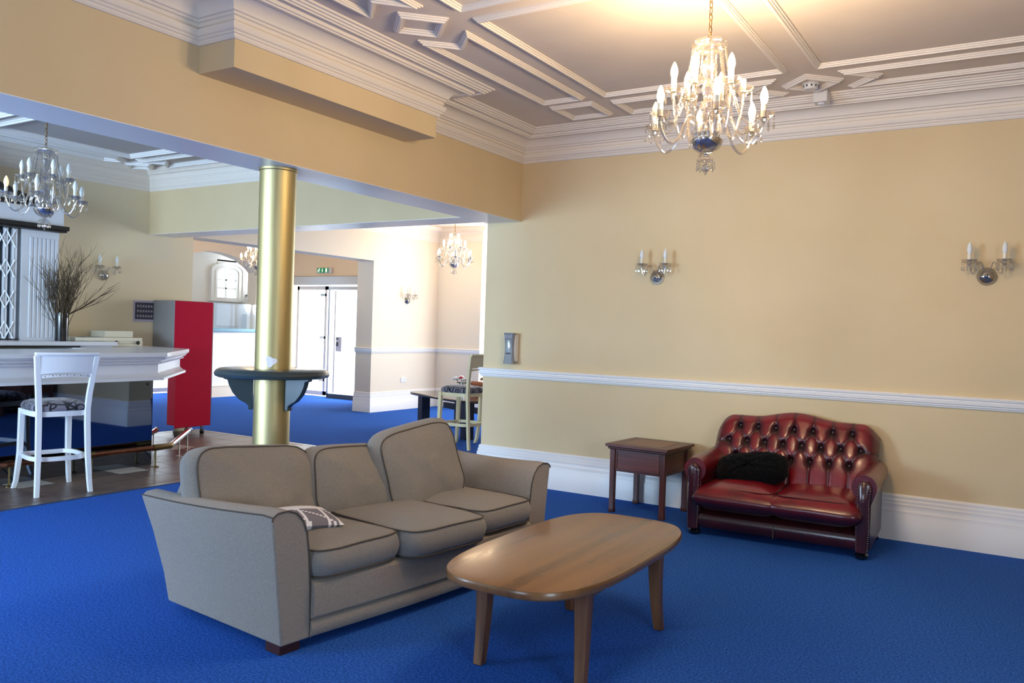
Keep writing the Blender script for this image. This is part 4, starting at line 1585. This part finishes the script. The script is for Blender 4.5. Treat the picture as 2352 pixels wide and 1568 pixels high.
NX, NZ = 150, 70
vs, wear = [], []
for j in range(NZ + 1):
    for i in range(NX + 1):
        u_ = -1 + 2 * i / NX
        v_ = j / NZ
        x = .625 * u_
        zt = back_top(x)
        z = ZB - .06 + (zt - ZB + .06) * v_
        db = min(math.hypot(x - b_[1], z - b_[2]) for b_ in BTN)
        ds = min(segd(x, z, s) for s in SEG)
        dep = .032 * math.exp(-(db / .025) ** 2) + .015 * math.exp(-ds / .011)
        edge = max(0, (abs(u_) - .9) / .1) ** 2 * .05 + max(0, (v_ - .9) / .1) ** 2 * .045
        y = .42 + .22 * v_ + dep + edge - .03 * math.sin(PI * v_)
        vs.append(Vector((x, y, z)))
        wear.append(min(1, .7 * math.exp(-(db / .038) ** 2) + .45 * math.exp(-ds / .007) + .35 * max(0, (abs(u_) - .8) / .2)))
fs = []
for j in range(NZ):
    for i in range(NX):
        a_ = j * (NX + 1) + i
        fs.append((a_, a_ + 1, a_ + NX + 2, a_ + NX + 1))
# rear shell
nfr = len(vs)
ring = [i for i in range(NX + 1)] + [j * (NX + 1) + NX for j in range(1, NZ + 1)] + [NZ * (NX + 1) + i for i in range(NX - 1, -1, -1)] + [j * (NX + 1) for j in range(NZ - 1, 0, -1)]
back = []
for i in ring:
    p = vs[i]
    back.append(len(vs))
    vs.append(Vector((p.x * .985, .72, min(p.z, p.z * .985))))
    wear.append(.6)
for k_ in range(len(ring)):
    k2 = (k_ + 1) % len(ring)
    fs.append((ring[k_], ring[k2], back[k2], back[k_]))
fs.append(tuple(back))
g = G().add(vs, fs)
g.build('backrest', 'leather', LV, sharp=75, wear=wear)
for b_ in BTN:
    v_ = (b_[2] - ZB + .06) / (back_top(b_[1]) - ZB + .06)
    y = .42 + .22 * v_ + .034 + .017 - .03 * math.sin(PI * v_)
    o = G().ball((0, 0, 0), .011, n=10, k=6).build('button', 'leather_dark', LV)
    o.location = (b_[1], y - .006, b_[2])
    o.scale = (1, .6, 1)


def s_arm(s):
    """rolled arm with dark nailed facing"""
    r = .088
    zc_ = .475
    xo = s * .60
    n = 20
    prof = []
    for i in range(n):
        a_ = -PI * .15 + (PI * 1.45) * i / (n - 1)
        prof.append((r * math.cos(a_), zc_ + r * math.sin(a_)))
    prof = prof + [(-.058, .36), (-.05, .06), (.05, .06), (.05, .36)]
    rs = []
    for i in range(9):
        q = i / 8
        y = -.0 + .68 * q
        rs.append([Vector((xo + s * -1 * -px, y, pz + .02 * q)) for px, pz in prof])
    rs[0] = [Vector((v.x + (xo - v.x) * .06, v.y, v.z + (.42 - v.z) * .04)) for v in rs[0]]
    wr_ = [.15 if i % len(prof) < n else .5 for i in range(len(rs) * len(prof))]
    a = G().rings(rs).build('arm', 'leather', LV, sharp=60, wear=wr_)
    # facing
    fp = []
    for i in range(17):
        a_ = -PI * .5 + 2 * PI * .78 * i / 16 - .3
        fp.append((s * .045 * math.cos(a_) + 0, zc_ + .0 + .05 * math.sin(a_)))
    sh = [(-.04, .05), (.04, .05), (.045, .2), (.042, .32), (.04, .39), (.047, .43), (.05, .465), (.042, .5), (.02, .518), (-.006, .52), (-.03, .505), (-.042, .475), (-.042, .43), (-.04, .38), (-.045, .2)]
    vs_ = [Vector((xo + s * px, y_, pz)) for y_ in (-.004, -.026) for px, pz in sh]
    n_ = len(sh)
    vs2 = [Vector((xo + s * px * .6, -.036, .06 + (pz - .06) * .985)) for px, pz in sh]
    g_ = G().rings([vs_[:n_], vs_[n_:], vs2])
    o = g_.build('arm_facing', 'leather_dark', LV, sharp=50)
    h_ = G()
    L_ = list(zip(sh[1:], sh[2:] + sh[:1]))
    for (p0, p1) in L_:
        d_ = math.hypot(p1[0] - p0[0], p1[1] - p0[1])
        m_ = max(1, int(d_ / .0135))
        for k_ in range(m_):
            q = k_ / m_
            x_, z_ = p0[0] + (p1[0] - p0[0]) * q, p0[1] + (p1[1] - p0[1]) * q
            h_.ball((xo + s * x_ * .88, -.029, .06 + (z_ - .06) * .985), .0038, n=6, k=4)
    h_.build('nail_head', 'nail', o)
    # bun feet
    for y_ in (.02, .64):
        G().lathe([(.001, 0), (.03, 0), (.044, .012), (.046, .028), (.034, .042), (.03, .06), (.001, .06)], 16, c=(xo - s * .005, y_, 0)).build('foot', 'vase', LV)


s_arm(-1)
s_arm(1)
for s in (-1, 1):
    T = TR((s * .272, .235, .285))
    o = pad('seat_cushion', LV, T, 'leather', pipe=None, a=.266, b=.29, he=.078, hm=.118, e=9, seed=11 + s, wr=.008, bulge=.05, dome=2.6)
    at = o.data.attributes.new('wear', 'FLOAT', 'POINT')
    at.data.foreach_set('value', [max(0, min(.55, .45 * (1 - (v.co.z - .25) / .11))) if v.co.z < .36 else .05 for v in o.data.vertices])
    h_ = G()
    prr = perim(.268, .292, 8, 72)
    h_.tube([T @ Vector((x, y, .078)) for x, y in prr], .004, 6, closed=True)
    h_.build('welt', 'leather_dark', o)
rs = []
for i in range(11):
    q = i / 10
    x = -.56 + 1.12 * q
    rs.append([Vector((x, y_, z_)) for y_, z_ in ((.0, .06), (-.012, .075), (-.02, .1), (-.02, .13), (-.008, .16), (.03, .19), (.5, .19), (.5, .06))])
G().rings(rs).build('front_rail', 'leather_dark', LV, sharp=50)
G().box((-.003, -.024, .055), (.003, -.012, .15)).build('rail_seam', 'piping', LV, smooth=False)

# black fleece cushion
cf = thing('fleece_cushion', 'black fluffy cushion leaning on the left of the red settee', 'cushion', (2.38, -.515, .47), R(2))
g = G()
pr = perim(.26, .13, 3.2, 64)
rs = []
K = 26
for i in range(K + 1):
    a_ = -PI / 2 + PI * i / K
    rs.append([Vector((x * math.cos(a_) ** .6, y * math.cos(a_) ** .6, .085 * math.sin(a_))) for x, y in pr] if 0 < i < K else [Vector((x * .01, y * .01, .085 * math.sin(a_))) for x, y in pr])
rf = random.Random(5)
g.rings([[v + Vector((rf.uniform(-1, 1), rf.uniform(-1, 1), rf.uniform(-1, 1))) * .0065 for v in r_] for r_ in rs])
g.v = [tuple(Matrix.Rotation(R(-8), 4, 'Y') @ Matrix.Rotation(R(52), 4, 'X') @ Vector(p)) for p in g.v]
o = g.build('fleece_cover', 'blackfluff', cf, sharp=180)
